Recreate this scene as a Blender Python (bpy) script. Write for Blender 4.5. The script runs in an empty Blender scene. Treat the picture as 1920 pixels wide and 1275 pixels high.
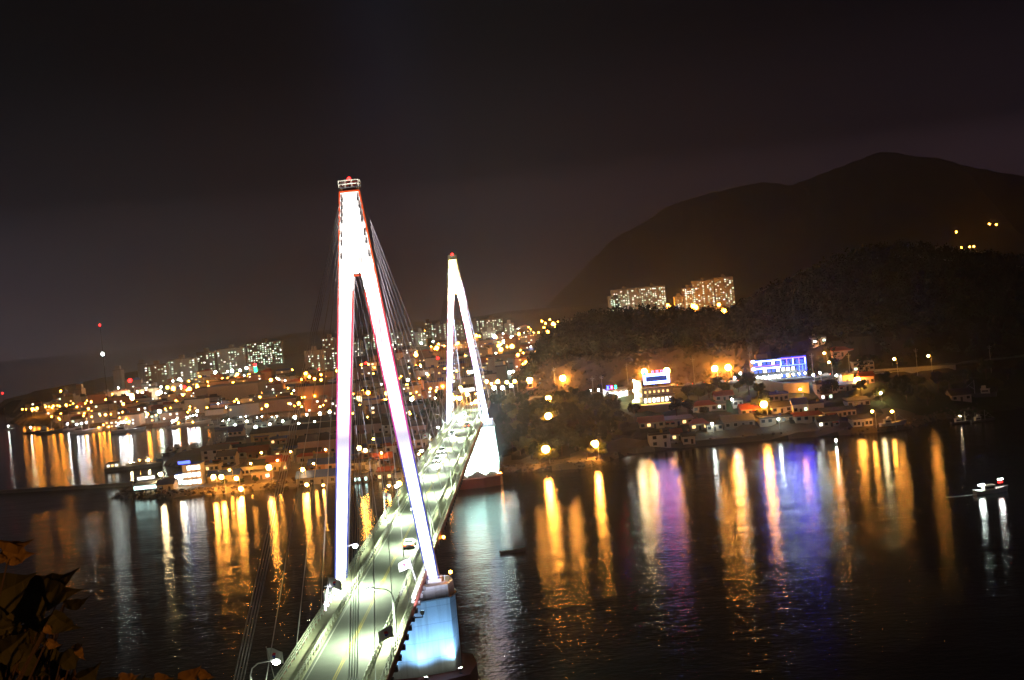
import bpy, math, random
import numpy as np
from mathutils import Vector, Matrix

R = math.radians
sc = bpy.context.scene
col = sc.collection
random.seed(7)

# ------------------------------------------------------------------ camera
F = 2389.0                                   # focal length in pixels of the 1920 wide photograph
CAM = np.array([25.164, -197.027, 64.954])
YAW, PITCH, ROLL = -0.0122, -0.0245, -0.0930
_fw = np.array([math.sin(YAW)*math.cos(PITCH), math.cos(YAW)*math.cos(PITCH), math.sin(PITCH)])
_r0 = np.array([math.cos(YAW), -math.sin(YAW), 0.0])
_u0 = np.cross(_r0, _fw)
_rt = math.cos(ROLL)*_r0 + math.sin(ROLL)*_u0
_up = -math.sin(ROLL)*_r0 + math.cos(ROLL)*_u0
cd = bpy.data.cameras.new('camera')
cd.sensor_width = 36.0
cd.lens = F/1920*36.0
cd.clip_start, cd.clip_end = 0.3, 40000
cam = bpy.data.objects.new('camera', cd)
cam.matrix_world = Matrix(((_rt[0], _up[0], -_fw[0], CAM[0]), (_rt[1], _up[1], -_fw[1], CAM[1]),
                           (_rt[2], _up[2], -_fw[2], CAM[2]), (0, 0, 0, 1)))
col.objects.link(cam)
sc.camera = cam

# ------------------------------------------------------------------ night sky
W = bpy.data.worlds.new('World')
sc.world = W
W.use_nodes = True
wn, wl = W.node_tree.nodes, W.node_tree.links
wn.clear()
w_out = wn.new('ShaderNodeOutputWorld')
w_bg = wn.new('ShaderNodeBackground')
w_tc = wn.new('ShaderNodeTexCoord')
w_sep = wn.new('ShaderNodeSeparateXYZ')
w_ramp = wn.new('ShaderNodeValToRGB')
wl.new(w_tc.outputs['Generated'], w_sep.inputs[0])
wl.new(w_sep.outputs['Z'], w_ramp.inputs[0])
SKY = [(0.0, (.330, .208, .275)), (.04, (.175, .112, .152)), (.11, (.0150, .0105, .0150)), (.20, (.0024, .0021, .0028)), (.30, (.0035, .0031, .0031)), (1.0, (.003, .0028, .0028))]
el = w_ramp.color_ramp.elements
while len(el) < len(SKY):
    el.new(0.5)
for e, (p, c) in zip(el, SKY):
    e.position, e.color = p, (*c, 1)
w_mr = wn.new('ShaderNodeMapRange')          # the town's glow is redder towards the east
w_mr.inputs['From Min'].default_value, w_mr.inputs['From Max'].default_value = -.4, .4
wl.new(w_sep.outputs['X'], w_mr.inputs['Value'])
w_tint = wn.new('ShaderNodeMix'); w_tint.data_type = 'RGBA'
w_tint.inputs[6].default_value, w_tint.inputs[7].default_value = (.66, .84, .74, 1), (1.08, .98, 1.0, 1)
wl.new(w_mr.outputs[0], w_tint.inputs[0])
w_mul = wn.new('ShaderNodeMix'); w_mul.data_type = 'RGBA'; w_mul.blend_type = 'MULTIPLY'; w_mul.inputs[0].default_value = 1
wl.new(w_ramp.outputs[0], w_mul.inputs[6]); wl.new(w_tint.outputs[2], w_mul.inputs[7])
# soft bluish shafts of light standing over the bridge
w_div = wn.new('ShaderNodeMath'); w_div.operation = 'DIVIDE'
wl.new(w_sep.outputs['X'], w_div.inputs[0]); wl.new(w_sep.outputs['Y'], w_div.inputs[1])
w_add = wn.new('ShaderNodeMath'); w_add.operation = 'ADD'; w_add.inputs[1].default_value = .095
wl.new(w_div.outputs[0], w_add.inputs[0])
w_sq = wn.new('ShaderNodeMath'); w_sq.operation = 'MULTIPLY'; wl.new(w_add.outputs[0], w_sq.inputs[0]); wl.new(w_add.outputs[0], w_sq.inputs[1])
w_sc = wn.new('ShaderNodeMath'); w_sc.operation = 'MULTIPLY'; w_sc.inputs[1].default_value = -1/.045**2; wl.new(w_sq.outputs[0], w_sc.inputs[0])
w_ex = wn.new('ShaderNodeMath'); w_ex.operation = 'EXPONENT'; wl.new(w_sc.outputs[0], w_ex.inputs[0])
w_up = wn.new('ShaderNodeMapRange'); w_up.inputs['From Min'].default_value, w_up.inputs['From Max'].default_value = .42, .08; wl.new(w_sep.outputs['Z'], w_up.inputs['Value'])
w_yp = wn.new('ShaderNodeMath'); w_yp.operation = 'GREATER_THAN'; w_yp.inputs[1].default_value = 0.; wl.new(w_sep.outputs['Y'], w_yp.inputs[0])
w_b1 = wn.new('ShaderNodeMath'); w_b1.operation = 'MULTIPLY'; wl.new(w_ex.outputs[0], w_b1.inputs[0]); wl.new(w_up.outputs[0], w_b1.inputs[1])
w_b2 = wn.new('ShaderNodeMath'); w_b2.operation = 'MULTIPLY'; wl.new(w_b1.outputs[0], w_b2.inputs[0]); wl.new(w_yp.outputs[0], w_b2.inputs[1])
w_bm = wn.new('ShaderNodeMix'); w_bm.data_type = 'RGBA'; w_bm.blend_type = 'ADD'; w_bm.inputs[7].default_value = (.0050, .0075, .0170, 1)
wl.new(w_b2.outputs[0], w_bm.inputs[0]); wl.new(w_mul.outputs[2], w_bm.inputs[6])
wl.new(w_bm.outputs[2], w_bg.inputs[0])
w_bg.inputs[1].default_value = 1.0
wl.new(w_bg.outputs[0], w_out.inputs[0])

sc.view_settings.view_transform = 'Standard'
sc.view_settings.look = 'None'
sc.view_settings.exposure = 0
sc.view_settings.gamma = 1
cy = sc.cycles
cy.use_denoising = True
cy.max_bounces = 4; cy.diffuse_bounces = 1; cy.glossy_bounces = 2; cy.transmission_bounces = 2; cy.volume_bounces = 0
cy.transparent_max_bounces = 6
cy.sample_clamp_indirect = 6
cy.sample_clamp_direct = 0
cy.caustics_reflective = False; cy.caustics_refractive = False

# ------------------------------------------------------------------ materials
def mat(name, c, rough=.8, var=.25, scale=.4, metal=0., bump=0., spec=.3):
    m = bpy.data.materials.new(name); m.use_nodes = True
    n, l = m.node_tree.nodes, m.node_tree.links
    b = n['Principled BSDF']
    b.inputs['Roughness'].default_value = rough
    b.inputs['Metallic'].default_value = metal
    b.inputs['Specular IOR Level'].default_value = spec
    tc = n.new('ShaderNodeTexCoord'); ns = n.new('ShaderNodeTexNoise')
    ns.inputs['Scale'].default_value = scale; ns.inputs['Detail'].default_value = 5; ns.inputs['Roughness'].default_value = .65
    l.new(tc.outputs['Object'], ns.inputs['Vector'])
    mx = n.new('ShaderNodeMix'); mx.data_type = 'RGBA'
    mx.inputs[6].default_value = (*[x*(1-var) for x in c], 1); mx.inputs[7].default_value = (*[min(1, x*(1+var)) for x in c], 1)
    l.new(ns.outputs['Fac'], mx.inputs[0]); l.new(mx.outputs[2], b.inputs['Base Color'])
    if bump:
        bp = n.new('ShaderNodeBump'); bp.inputs['Strength'].default_value = bump
        l.new(ns.outputs['Fac'], bp.inputs['Height']); l.new(bp.outputs[0], b.inputs['Normal'])
    return m

def pier_mat():
    m = mat('pier_concrete', (.52, .53, .52), .8, .16, .25)
    n, l = m.node_tree.nodes, m.node_tree.links
    b = n['Principled BSDF']; src = b.inputs['Base Color'].links[0].from_socket
    tc = n.new('ShaderNodeTexCoord')
    mp = n.new('ShaderNodeMapping'); mp.inputs['Scale'].default_value = (1.6, 1.6, .09); l.new(tc.outputs['Object'], mp.inputs[0])
    st = n.new('ShaderNodeTexNoise'); st.inputs['Scale'].default_value = 1.; st.inputs['Detail'].default_value = 4; l.new(mp.outputs[0], st.inputs[0])
    rp = n.new('ShaderNodeValToRGB'); rp.color_ramp.elements[0].position, rp.color_ramp.elements[0].color = .36, (.82, .80, .77, 1)
    rp.color_ramp.elements[1].position, rp.color_ramp.elements[1].color = .54, (1, 1, 1, 1); l.new(st.outputs['Fac'], rp.inputs[0])
    sp = n.new('ShaderNodeSeparateXYZ'); l.new(tc.outputs['Object'], sp.inputs[0])
    dv = n.new('ShaderNodeMath'); dv.operation = 'DIVIDE'; dv.inputs[1].default_value = 2.6; l.new(sp.outputs['Z'], dv.inputs[0])
    fr = n.new('ShaderNodeMath'); fr.operation = 'FRACT'; l.new(dv.outputs[0], fr.inputs[0])
    gt = n.new('ShaderNodeMath'); gt.operation = 'GREATER_THAN'; gt.inputs[1].default_value = .035; l.new(fr.outputs[0], gt.inputs[0])
    jt = n.new('ShaderNodeMapRange'); jt.inputs['To Min'].default_value = .74; l.new(gt.outputs[0], jt.inputs['Value'])
    m1 = n.new('ShaderNodeMix'); m1.data_type = 'RGBA'; m1.blend_type = 'MULTIPLY'; m1.inputs[0].default_value = 1
    m2 = n.new('ShaderNodeMix'); m2.data_type = 'RGBA'; m2.blend_type = 'MULTIPLY'; m2.inputs[0].default_value = 1
    l.new(src, m1.inputs[6]); l.new(rp.outputs[0], m1.inputs[7]); l.new(m1.outputs[2], m2.inputs[6]); l.new(jt.outputs[0], m2.inputs[7])
    l.new(m2.outputs[2], b.inputs['Base Color'])
    return m

def emit(name, c, s, sample=True):
    m = bpy.data.materials.new(name); m.use_nodes = True
    n, l = m.node_tree.nodes, m.node_tree.links
    n.clear()
    o = n.new('ShaderNodeOutputMaterial'); e = n.new('ShaderNodeEmission')
    e.inputs[0].default_value = (*c, 1); e.inputs[1].default_value = s
    l.new(e.outputs[0], o.inputs[0])
    if not sample:
        m.cycles.emission_sampling = 'NONE'
    return m

M = dict(
    asphalt=mat('asphalt', (.085, .090, .083), .75, .35, .6),
    concrete=mat('concrete', (.30, .30, .28), .85, .25, .5, bump=.1),
    paving=mat('sidewalk_paving', (.26, .25, .18), .85, .3, 1.2),
    white=mat('white_paint', (.72, .72, .72), .5, .06, .2),
    rail=mat('rail_paint', (.42, .43, .36), .5, .2, 2),
    yellow=mat('yellow_paint', (.30, .23, .05), .7, .2, 2),
    line=mat('white_line_paint', (.30, .30, .28), .7, .2, 2),
    red_oxide=mat('red_oxide_paint', (.24, .055, .035), .6, .3, .5),
    dark=mat('dark_steel', (.03, .03, .032), .5, .3, 1),
    steel=mat('galvanised_steel', (.42, .43, .44), .45, .15, 2, metal=.4),
    cable=mat('cable_sheath', (.50, .50, .52), .5, .1, 1),
    soil=mat('soil', (.030, .028, .020), .95, .45, .05, bump=.3),
    urban=mat('urban_ground', (.14, .12, .105), .9, .5, .06),
    sand=mat('beach_sand', (.125, .100, .074), .95, .3, .15, bump=.2),
    rock=mat('cliff_rock', (.075, .056, .040), .95, .55, .12, bump=.8),
    grass=mat('grass_slope', (.035, .055, .022), .95, .5, .1),
    leaf=mat('leaves_dark', (.020, .032, .013), .8, .6, .2, spec=.1),
    leaf2=mat('leaves_olive', (.075, .080, .025), .8, .5, .2, spec=.1),
    scrub=mat('dry_scrub', (.080, .062, .036), .9, .5, .2, spec=.1),
    leaf5=mat('pine_needles', (.017, .020, .009), .9, .5, .2, spec=.05),
    leaf_shaded=mat('leaves_shaded', (.034, .036, .012), .75, .6, 7),  # darker copy of the leaf colour for leaves out of the lamplight
    leaf_lit=mat('leaves_lamplit', (.16, .10, .025), .65, .6, 9),  # brighter copy, the lamplight put into the leaf colour
    bark=mat('bark', (.07, .05, .035), .95, .4, 2),
    wall_w=mat('wall_white', (.55, .53, .50), .85, .15, .3),
    wall_g=mat('wall_grey', (.30, .29, .28), .85, .2, .3),
    wall_b=mat('wall_beige', (.42, .35, .27), .85, .2, .3),
    wall_r=mat('wall_brick', (.26, .13, .09), .85, .25, .3),
    wall_p=mat('wall_pink', (.40, .27, .24), .85, .2, .3),
    wall_d=mat('wall_dark', (.10, .10, .12), .7, .2, .3),
    roof_d=mat('roof_dark', (.05, .048, .055), .8, .35, .3),
    roof_g=mat('roof_grey', (.20, .20, .21), .7, .25, .3),
    roof_r=mat('roof_red', (.30, .07, .045), .75, .3, .3),
    roof_b=mat('roof_blue', (.03, .07, .34), .6, .2, .3),
    roof_p=mat('roof_pink', (.42, .16, .15), .75, .2, .3),
    glass=mat('dark_glass', (.015, .017, .02), .15, .2, 1, spec=.5),
    hull_w=mat('hull_white', (.52, .52, .50), .5, .2, .5),
    hull_d=mat('hull_dark', (.05, .05, .07), .5, .3, .5),
    hull_b=mat('hull_blue', (.05, .09, .22), .5, .2, .5),
    rubber=mat('rubber', (.02, .02, .02), .9, .2, 2),
    car_w=mat('car_paint_white', (.6, .6, .6), .3, .05, 1),
    car_s=mat('car_paint_silver', (.35, .36, .38), .3, .05, 1),
    car_d=mat('car_paint_dark', (.04, .045, .06), .3, .05, 1),
    cloth=mat('flag_cloth', (.75, .75, .73), .9, .05, 3),
    flag_r=mat('flag_red', (.55, .02, .03), .9, .05, 3),
    flag_b=mat('flag_blue', (.02, .05, .35), .9, .05, 3),
    moss=mat('mountain_forest', (.13, .12, .11), 1., .4, .01, spec=0),
    foam=mat('wake_foam', (.35, .40, .38), .8, .4, .8),
)
M['pier'] = pier_mat()
ORANGE, WHITE, WARM = (1., .37, .050), (.95, 1., .95), (1., .74, .36)
E = dict(
    lamp_o=emit('sodium_lamp', ORANGE, 260), lamp_w=emit('mercury_lamp', (.85, 1., .92), 130), lamp_y=emit('warm_lamp', WARM, 260),
    far_o=emit('far_sodium_lamp', (1., .31, .024), 95), far_w=emit('far_white_lamp', (.85, 1., .80), 45), far_y=emit('far_warm_lamp', WARM, 40),
    far_r=emit('red_lamp', (1., .012, .010), 14), far_g=emit('green_lamp', (.02, 1., .35), 10),
    deck=emit('deck_lamp', (.90, 1., .82), 60), work=emit('boat_work_lamp', (.93, .97, 1.), 330),
    win_g=emit('window_cool', (.72, 1., .70), 2.6, False), win_w=emit('window_white', (1., .95, .80), 3.0, False), win_o=emit('window_warm', (1., .62, .22), 2.2, False),
    win_d=emit('window_dim', (.80, 1., .62), .9, False), win_big=emit('shop_window', (1., .97, .88), 5.0), win_cy=emit('window_cyan', (.65, 1., .92), 4.0),
    win_y=emit('shop_window_warm', (1., .80, .38), 5.0),
    neon_b=emit('neon_blue', (.008, .015, 1.), 62.0), neon_v=emit('neon_violet', (.020, .010, 1.), 52.0), neon_w=emit('neon_white', (.20, .30, 1.), 16.0), neon_r=emit('neon_red', (1., .016, .05), 60.0), neon_o=emit('neon_orange', (1., .45, .06), 7.0), neon_g=emit('neon_green', (.05, .9, .35), 6.0),
    sign_b=emit('sign_box_blue', (.06, .10, 1.), 5.), head=emit('headlamp_glass', (1., 1., .92), 160), tail=emit('tail_lamp_glass', (1., .05, .012), 22), beacon=emit('beacon_glass', (1., .014, .012), 14),
)

# ------------------------------------------------------------------ mesh helpers
class MB:
    """collects shapes and links them as ONE mesh object"""
    def __init__(s): s.v, s.f, s.m = [], [], []
    def add(s, vs, fs, mi=0):
        o = len(s.v); s.v += [tuple(map(float, p)) for p in vs]
        s.f += [tuple(i+o for i in f) for f in fs]; s.m += [mi]*len(fs); return s
    def hexa(s, p, mi=0):                    # bottom ring 0-3, top ring 4-7 (counter-clockwise)
        return s.add(p, [(3, 2, 1, 0), (4, 5, 6, 7), (0, 1, 5, 4), (1, 2, 6, 5), (2, 3, 7, 6), (3, 0, 4, 7)], mi)
    def box(s, x, y, z, sx, sy, sz, mi=0, rot=0.):      # centre of the base
        c, n = math.cos(rot), math.sin(rot)
        q = [(x+c*a-n*b, y+n*a+c*b) for a, b in ((-sx/2, -sy/2), (sx/2, -sy/2), (sx/2, sy/2), (-sx/2, sy/2))]
        return s.hexa([(*a, z) for a in q]+[(*a, z+sz) for a in q], mi)
    def prism(s, poly, z0, z1, k=1., mi=0, c=(0, 0)):
        n = len(poly)
        vs = [(x, y, z0) for x, y in poly]+[(c[0]+(x-c[0])*k, c[1]+(y-c[1])*k, z1) for x, y in poly]
        return s.add(vs, [tuple(range(n-1, -1, -1)), tuple(range(n, 2*n))]+[(i, (i+1) % n, n+(i+1) % n, n+i) for i in range(n)], mi)
    def tube(s, a, b, r0, r1=None, n=6, mi=0):
        r1 = r0 if r1 is None else r1
        a, b = Vector(a), Vector(b); d = (b-a).normalized()
        u = d.cross(Vector((0, 0, 1)));  u = d.cross(Vector((1, 0, 0))) if u.length < 1e-3 else u
        u.normalize(); w = d.cross(u)
        vs = []
        for p, r in ((a, r0), (b, r1)):
            vs += [p+(u*math.cos(2*math.pi*i/n)+w*math.sin(2*math.pi*i/n))*r for i in range(n)]
        return s.add(vs, [tuple(range(n)), tuple(range(2*n-1, n-1, -1))]+[(n+i, n+(i+1) % n, (i+1) % n, i) for i in range(n)], mi)
    def path(s, pts, r, n=6, mi=0):
        for a, b in zip(pts, pts[1:]): s.tube(a, b, r, r, n, mi)
        return s
    def ball(s, c, r, mi=0, nu=8, nv=5, sz=1.):
        c = Vector(c); vs = [c+Vector((0, 0, -r*sz))]
        for j in range(1, nv):
            t = -math.pi/2+math.pi*j/nv
            vs += [c+Vector((r*math.cos(t)*math.cos(2*math.pi*i/nu), r*math.cos(t)*math.sin(2*math.pi*i/nu), r*sz*math.sin(t))) for i in range(nu)]
        vs.append(c+Vector((0, 0, r*sz))); L = len(vs)-1
        fs = [(0, 1+(i+1) % nu, 1+i) for i in range(nu)]
        for j in range(nv-2):
            a = 1+j*nu; fs += [(a+i, a+(i+1) % nu, a+nu+(i+1) % nu, a+nu+i) for i in range(nu)]
        a = 1+(nv-2)*nu; fs += [(a+i, a+(i+1) % nu, L) for i in range(nu)]
        return s.add(vs, fs, mi)
    def mesh(s, name, mats):
        me = bpy.data.meshes.new(name); me.from_pydata(s.v, [], s.f)
        for m in (mats if isinstance(mats, (list, tuple)) else [mats]): me.materials.append(m)
        me.polygons.foreach_set('material_index', s.m); me.update(); return me
    def build(s, name, mats, parent=None, smooth=False, loc=None, rz=None):
        me = s.mesh(name, mats)
        if smooth: me.polygons.foreach_set('use_smooth', [True]*len(me.polygons))
        return link(name, me, parent, loc, rz)

def link(name, me, parent=None, loc=None, rz=None):
    o = bpy.data.objects.new(name, me); col.objects.link(o)
    if parent: o.parent = parent
    if loc is not None: o.location = loc
    if rz is not None: o.rotation_euler = (0, 0, rz)
    return o

def tag(o, label=None, cat=None, group=None, kind=None):
    if label: o['label'] = label
    if cat: o['category'] = cat
    if group: o['group'] = group
    if kind: o['kind'] = kind
    return o

def thing(name, label, cat, loc=(0, 0, 0), rz=0., group=None):
    return tag(link(name, None, None, loc, rz), label, cat, group)

KIDS = {}
def copy_tree(o, parent=None):
    c = o.copy(); col.objects.link(c); c.parent = parent
    for ch in list(o.children): copy_tree(ch, c)
    return c

def clone(root, loc, rz, label, group=None, scale=None):
    c = copy_tree(root); c.location = loc; c.rotation_euler = (0, 0, rz)
    if scale: c.scale = (scale,)*3 if not isinstance(scale, tuple) else scale
    c['label'] = label
    if group: c['group'] = group
    return c

# ------------------------------------------------------------------ terrain
COAST = np.array([(-158, 345), (-125, 324), (-75, 327), (-26, 330), (0, 318), (23, 304), (44, 301), (63, 333), (90, 338), (122, 337), (156, 330), (178, 330), (195, 351), (222, 362), (242, 369), (300, 385), (500, 420), (1000, 480), (14000, 3000), (14000, 16000), (-3000, 16000), (-800, 3000), (-640, 1600), (-612, 1290), (-556, 1247), (-470, 1010), (-354, 840), (-291, 780), (-244, 772), (-215, 800), (-190, 760), (-150, 700), (-130, 660), (-145, 600), (-162, 556), (-178, 512), (-172, 470), (-150, 440), (-142, 405), (-160, 375)], float)
SX = [-160, -125, -75, -26, 0, 23, 44, 63, 90, 122, 156, 178, 195, 222, 242, 300, 500, 1000, 4000]
SY = [345, 324, 327, 330, 318, 304, 301, 333, 338, 337, 330, 330, 351, 362, 369, 385, 420, 480, 1060]
RX = [-400, 0, 25, 54, 91, 119, 149, 182, 213, 300, 500, 1000, 4000]
RY = [440, 440, 437, 429, 425, 417, 404, 398, 402, 425, 465, 540, 1130]
HX = [-400, 20, 28, 49, 62, 93, 125, 147, 157, 183, 202, 222, 254, 282, 300, 322, 500, 1000, 4000]
HZ = [40, 40, 40, 46, 50, 51, 47, 44, 49, 59, 66, 73, 74, 69, 65, 61, 50, 40, 40]

def sstep(a, b, x):
    t = np.clip((x-a)/(b-a), 0, 1); return t*t*(3-2*t)

def coast_dist(x, y):
    """distance to the shoreline, positive on land"""
    x = np.asarray(x, float); y = np.asarray(y, float)
    d2 = np.full(x.shape, 1e18); ins = np.zeros(x.shape, bool)
    n = len(COAST)
    for i in range(n):
        x0, y0 = COAST[i]; x1, y1 = COAST[(i+1) % n]
        ex, ey = x1-x0, y1-y0
        t = np.clip(((x-x0)*ex+(y-y0)*ey)/(ex*ex+ey*ey), 0, 1)
        d2 = np.minimum(d2, (x-x0-t*ex)**2+(y-y0-t*ey)**2)
        if y0 != y1:
            ins ^= ((y0 > y) != (y1 > y)) & (x < x0+(y-y0)*ex/ey)
    d = np.sqrt(d2); return np.where(ins, d, -d)

def H(x, y):
    x = np.asarray(x, float); y = np.asarray(y, float)
    d = coast_dist(x, y)
    sy, ry, hz = np.interp(x, SX, SY), np.interp(x, RX, RY), np.interp(x, HX, HZ)
    low = 2.4+np.minimum(np.clip((y-880)*.025, 0, 36), 14+22*sstep(-480, -200, x))
    quay = np.clip(d*.9, -4, 2.4)
    k = np.clip((y-sy)/np.maximum(20, ry-sy), 0, 1)
    slope = 20*k**.9
    t = y-(ry+7)
    cliff = 17*sstep(0, 13, t)+(hz-37)*sstep(13, 150, t)
    back = sstep(250, 700, t)
    hill = sstep(16, 38, x)
    coast = (slope+cliff*hill)
    city = low
    m = sstep(-55, -6, x)*(1-sstep(520, 640, y)*(1-hill))*(1-back)
    z = np.where(d > 0, np.minimum(quay, 2.4), np.maximum(quay, -4))
    land = city*(1-m)+np.maximum(coast, 2.4*np.clip(d/6, 0, 1))*m
    app = 23.6*np.exp(-(np.maximum(0, np.abs(x)-7)/15)**2)*sstep(345, 366, y)*(1-sstep(430, 520, y))
    land = np.maximum(land, app)
    land = land+16*np.exp(-((x-260)/190)**2-((y-1850)/260)**2)
    return np.where(d > 3, np.maximum(land*sstep(0, 10, d)+quay*(1-sstep(0, 10, d)), .3), quay)

def ray(px, py):
    return _fw+(px-960)/F*_rt-(py-637.5)/F*_up

def pix(P):
    d = np.asarray(P, float)-CAM; z = d@_fw
    return 960+F*(d@_rt)/z, 637.5-F*(d@_up)/z

_ts = np.concatenate([np.arange(420, 1100, 1.5), np.arange(1100, 4200, 6.)])
def ground(px, py):
    """where the line of sight through a picture point meets the land"""
    d = ray(px, py)
    p = CAM[None]+_ts[:, None]*d[None]
    below = p[:, 2] < np.maximum(H(p[:, 0], p[:, 1]), 0)
    i = int(np.argmax(below)) if below.any() else len(_ts)-1
    a, b = _ts[max(0, i-1)], _ts[i]
    for _ in range(12):
        c = (a+b)/2; q = CAM+c*d
        if q[2] < max(float(H(q[0], q[1])), 0): b = c
        else: a = c
    return CAM+b*d

def dist(P): return float((np.asarray(P)-CAM)@_fw)
def hz(x, y): return float(H(x, y))
def at_height(px, py, h):
    """ground point whose point h metres up is seen at px, py"""
    g = ground(px, py+6)
    for _ in range(3):
        k = h*F/dist(g); g = ground(px+.093*k, py+k)
    return g
def on_water(px, py, z=0.):
    d = ray(px, py); return CAM+(z-CAM[2])/d[2]*d
def at_Y(px, py, Y):
    d = ray(px, py); return CAM+(Y-CAM[1])/d[1]*d

def grid_ground():
    xs = np.unique(np.concatenate([np.arange(-6200, -700, 300), np.arange(-700, -190, 12.), np.arange(-190, 350, 4.), np.arange(350, 700, 14.), np.arange(700, 14100, 500)]))
    ys = np.unique(np.concatenate([np.arange(285, 660, 4.), np.arange(660, 1000, 8.), np.arange(1000, 2600, 40.), np.arange(2600, 15600, 500.)]))
    X, Y = np.meshgrid(xs, ys, indexing='ij')
    Z = H(X, Y); D = coast_dist(X, Y)
    rng = np.random.default_rng(3)
    near = (X > 0) & (X < 400) & (Y < 640) & (D > 14)
    Z = Z+np.where(near, rng.normal(0, .5, Z.shape), 0)
    n, m = X.shape
    V = np.stack([X, Y, Z], -1).reshape(-1, 3)
    i, j = np.meshgrid(np.arange(n-1), np.arange(m-1), indexing='ij')
    a = (i*m+j).ravel()
    Fc = np.stack([a, a+m, a+m+1, a+1], 1)
    cx, cyy = V[Fc].mean(1)[:, 0], V[Fc].mean(1)[:, 1]
    d = coast_dist(cx, cyy)
    t = cyy-np.interp(cx, RX, RY)
    mi = np.ones(len(Fc), int)*0             # 0 urban, 1 soil, 2 sand, 3 rock, 4 grass
    coast = (cx > -8) & (cyy < 800)
    mi[coast] = 1
    mi[coast & (d < 16)] = 2
    mi[coast & (cx > 14) & (cx < 142) & (t > 5) & (t < 24)] = 3
    mi[coast & (t > -45) & (t < -12) & (cx > 60)] = 4
    mi[(d < 0)] = 1
    # leave out what lies far under the sea
    keep = d > -60
    Fc, mi = Fc[keep], mi[keep]
    me = bpy.data.meshes.new('ground')
    me.from_pydata(V.tolist(), [], Fc.tolist())
    for k in ('urban', 'soil', 'sand', 'rock', 'grass'): me.materials.append(M[k])
    me.polygons.foreach_set('material_index', mi.astype(np.int32)); me.update()
    tag(link('ground', me), kind='structure')
grid_ground()

# the hill the photographer stands on
def camera_hill():
    b = MB(); c0 = (27., -203.)
    rings, n = [0, 2, 4, 7, 12, 20, 35, 60, 100, 160], 40
    rnd = random.Random(5)
    vs = [(c0[0], c0[1], 63.4)]
    for r in rings[1:]:
        for i in range(n):
            a = 2*math.pi*i/n
            vs.append((c0[0]+r*math.cos(a), c0[1]+r*math.sin(a), 63.4-.62*max(0, r-2.5)+rnd.uniform(-.06, .06)*min(r, 10)))
    fs = [(0, 1+i, 1+(i+1) % n) for i in range(n)]
    for k in range(len(rings)-2):
        a = 1+k*n; fs += [(a+i, a+n+i, a+n+(i+1) % n, a+(i+1) % n) for i in range(n)]
    b.add(vs, fs)
    tag(b.build('hill', M['soil'], smooth=True), kind='structure')
camera_hill()

# seabed keeps the sheet of water closed below; water reaches the horizon
def water():
    m = bpy.data.materials.new('sea_water'); m.use_nodes = True
    n, l = m.node_tree.nodes, m.node_tree.links
    b = n['Principled BSDF']
    b.inputs['Base Color'].default_value = (.006, .010, .011, 1)
    b.inputs['Roughness'].default_value = .09
    b.inputs['IOR'].default_value = 1.33
    tc = n.new('ShaderNodeTexCoord')
    mp = n.new('ShaderNodeMapping'); mp.inputs['Scale'].default_value = (.7, 1.0, 1); mp.inputs['Rotation'].default_value = (0, 0, .25)
    l.new(tc.outputs['Object'], mp.inputs['Vector'])
    prev = None
    for sc_, dist_, st in ((.06, .24, 1.), (.55, .095, 1.), (1.6, .045, 1.)):
        ns = n.new('ShaderNodeTexNoise'); ns.inputs['Scale'].default_value = sc_; ns.inputs['Detail'].default_value = 3
        l.new(mp.outputs[0], ns.inputs['Vector'])
        bp = n.new('ShaderNodeBump'); bp.inputs['Strength'].default_value = st; bp.inputs['Distance'].default_value = dist_
        l.new(ns.outputs['Fac'], bp.inputs['Height'])
        if prev: l.new(prev.outputs[0], bp.inputs['Normal'])
        prev = bp
    l.new(prev.outputs[0], b.inputs['Normal'])
    w = MB(); w.add([(-6300, -900, 0), (14100, -900, 0), (14100, 27000, 0), (-6300, 27000, 0)], [(0, 1, 2, 3)])
    tag(w.build('water', m), kind='structure')
water()

# the far mountain behind the town
def mountain():
    mx = [-700, -100, 90, 206, 319, 521, 824, 927, 1069, 1150, 1229, 1384, 1485, 1690, 2300, 3600, 5000]
    mz = [-150, -80, 50, 150, 258, 364, 409, 387, 418, 433, 446, 414, 370, 324, 300, 200, 60]
    xs = np.arange(-700, 4700, 26.); ys = np.arange(2700, 5300, 60.)
    X, Y = np.meshgrid(xs, ys, indexing='ij')
    rng = np.random.default_rng(9)
    Z = np.where(np.interp(X, mx, mz) > 0, np.interp(X, mx, mz)*np.exp(-((Y-4000)/650)**2), np.interp(X, mx, mz))
    for f, a in ((.004, 14), (.011, 6), (.03, 2.5)):
        ph = rng.uniform(0, 6, 4)
        Z += a*(np.sin(X*f+ph[0]+np.sin(Y*f*.7+ph[1]))*np.cos(Y*f*.8+ph[2]))*np.clip(Z/150, 0, 1)
    Z += rng.normal(0, 2.2, Z.shape)
    n, m = X.shape
    K = np.interp(X, [90, 1400], [4.8, 2.7])                                 # farther and larger by the same factor
    X, Y, Z = CAM[0]+(X-CAM[0])*K, CAM[1]+(Y-CAM[1])*K, CAM[2]+(Z-CAM[2])*K
    V = np.stack([X, Y, Z], -1).reshape(-1, 3)
    i, j = np.meshgrid(np.arange(n-1), np.arange(m-1), indexing='ij'); a = (i*m+j).ravel()
    me = bpy.data.meshes.new('mountain'); me.from_pydata(V.tolist(), [], np.stack([a, a+m, a+m+1, a+1], 1).tolist())
    me.materials.append(M['moss']); me.update()
    tag(link('mountain', me), kind='structure')
mountain()

# ------------------------------------------------------------------ the cable-stayed bridge
def zd(y): return 24.9+1.2*(1-((y-140)/250.)**2)
Y_A, Y_B = -112., 366.
bridge = thing('cable_stayed_bridge', 'long floodlit cable-stayed bridge with two white A-shaped towers crossing the dark strait', 'bridge')

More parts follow.
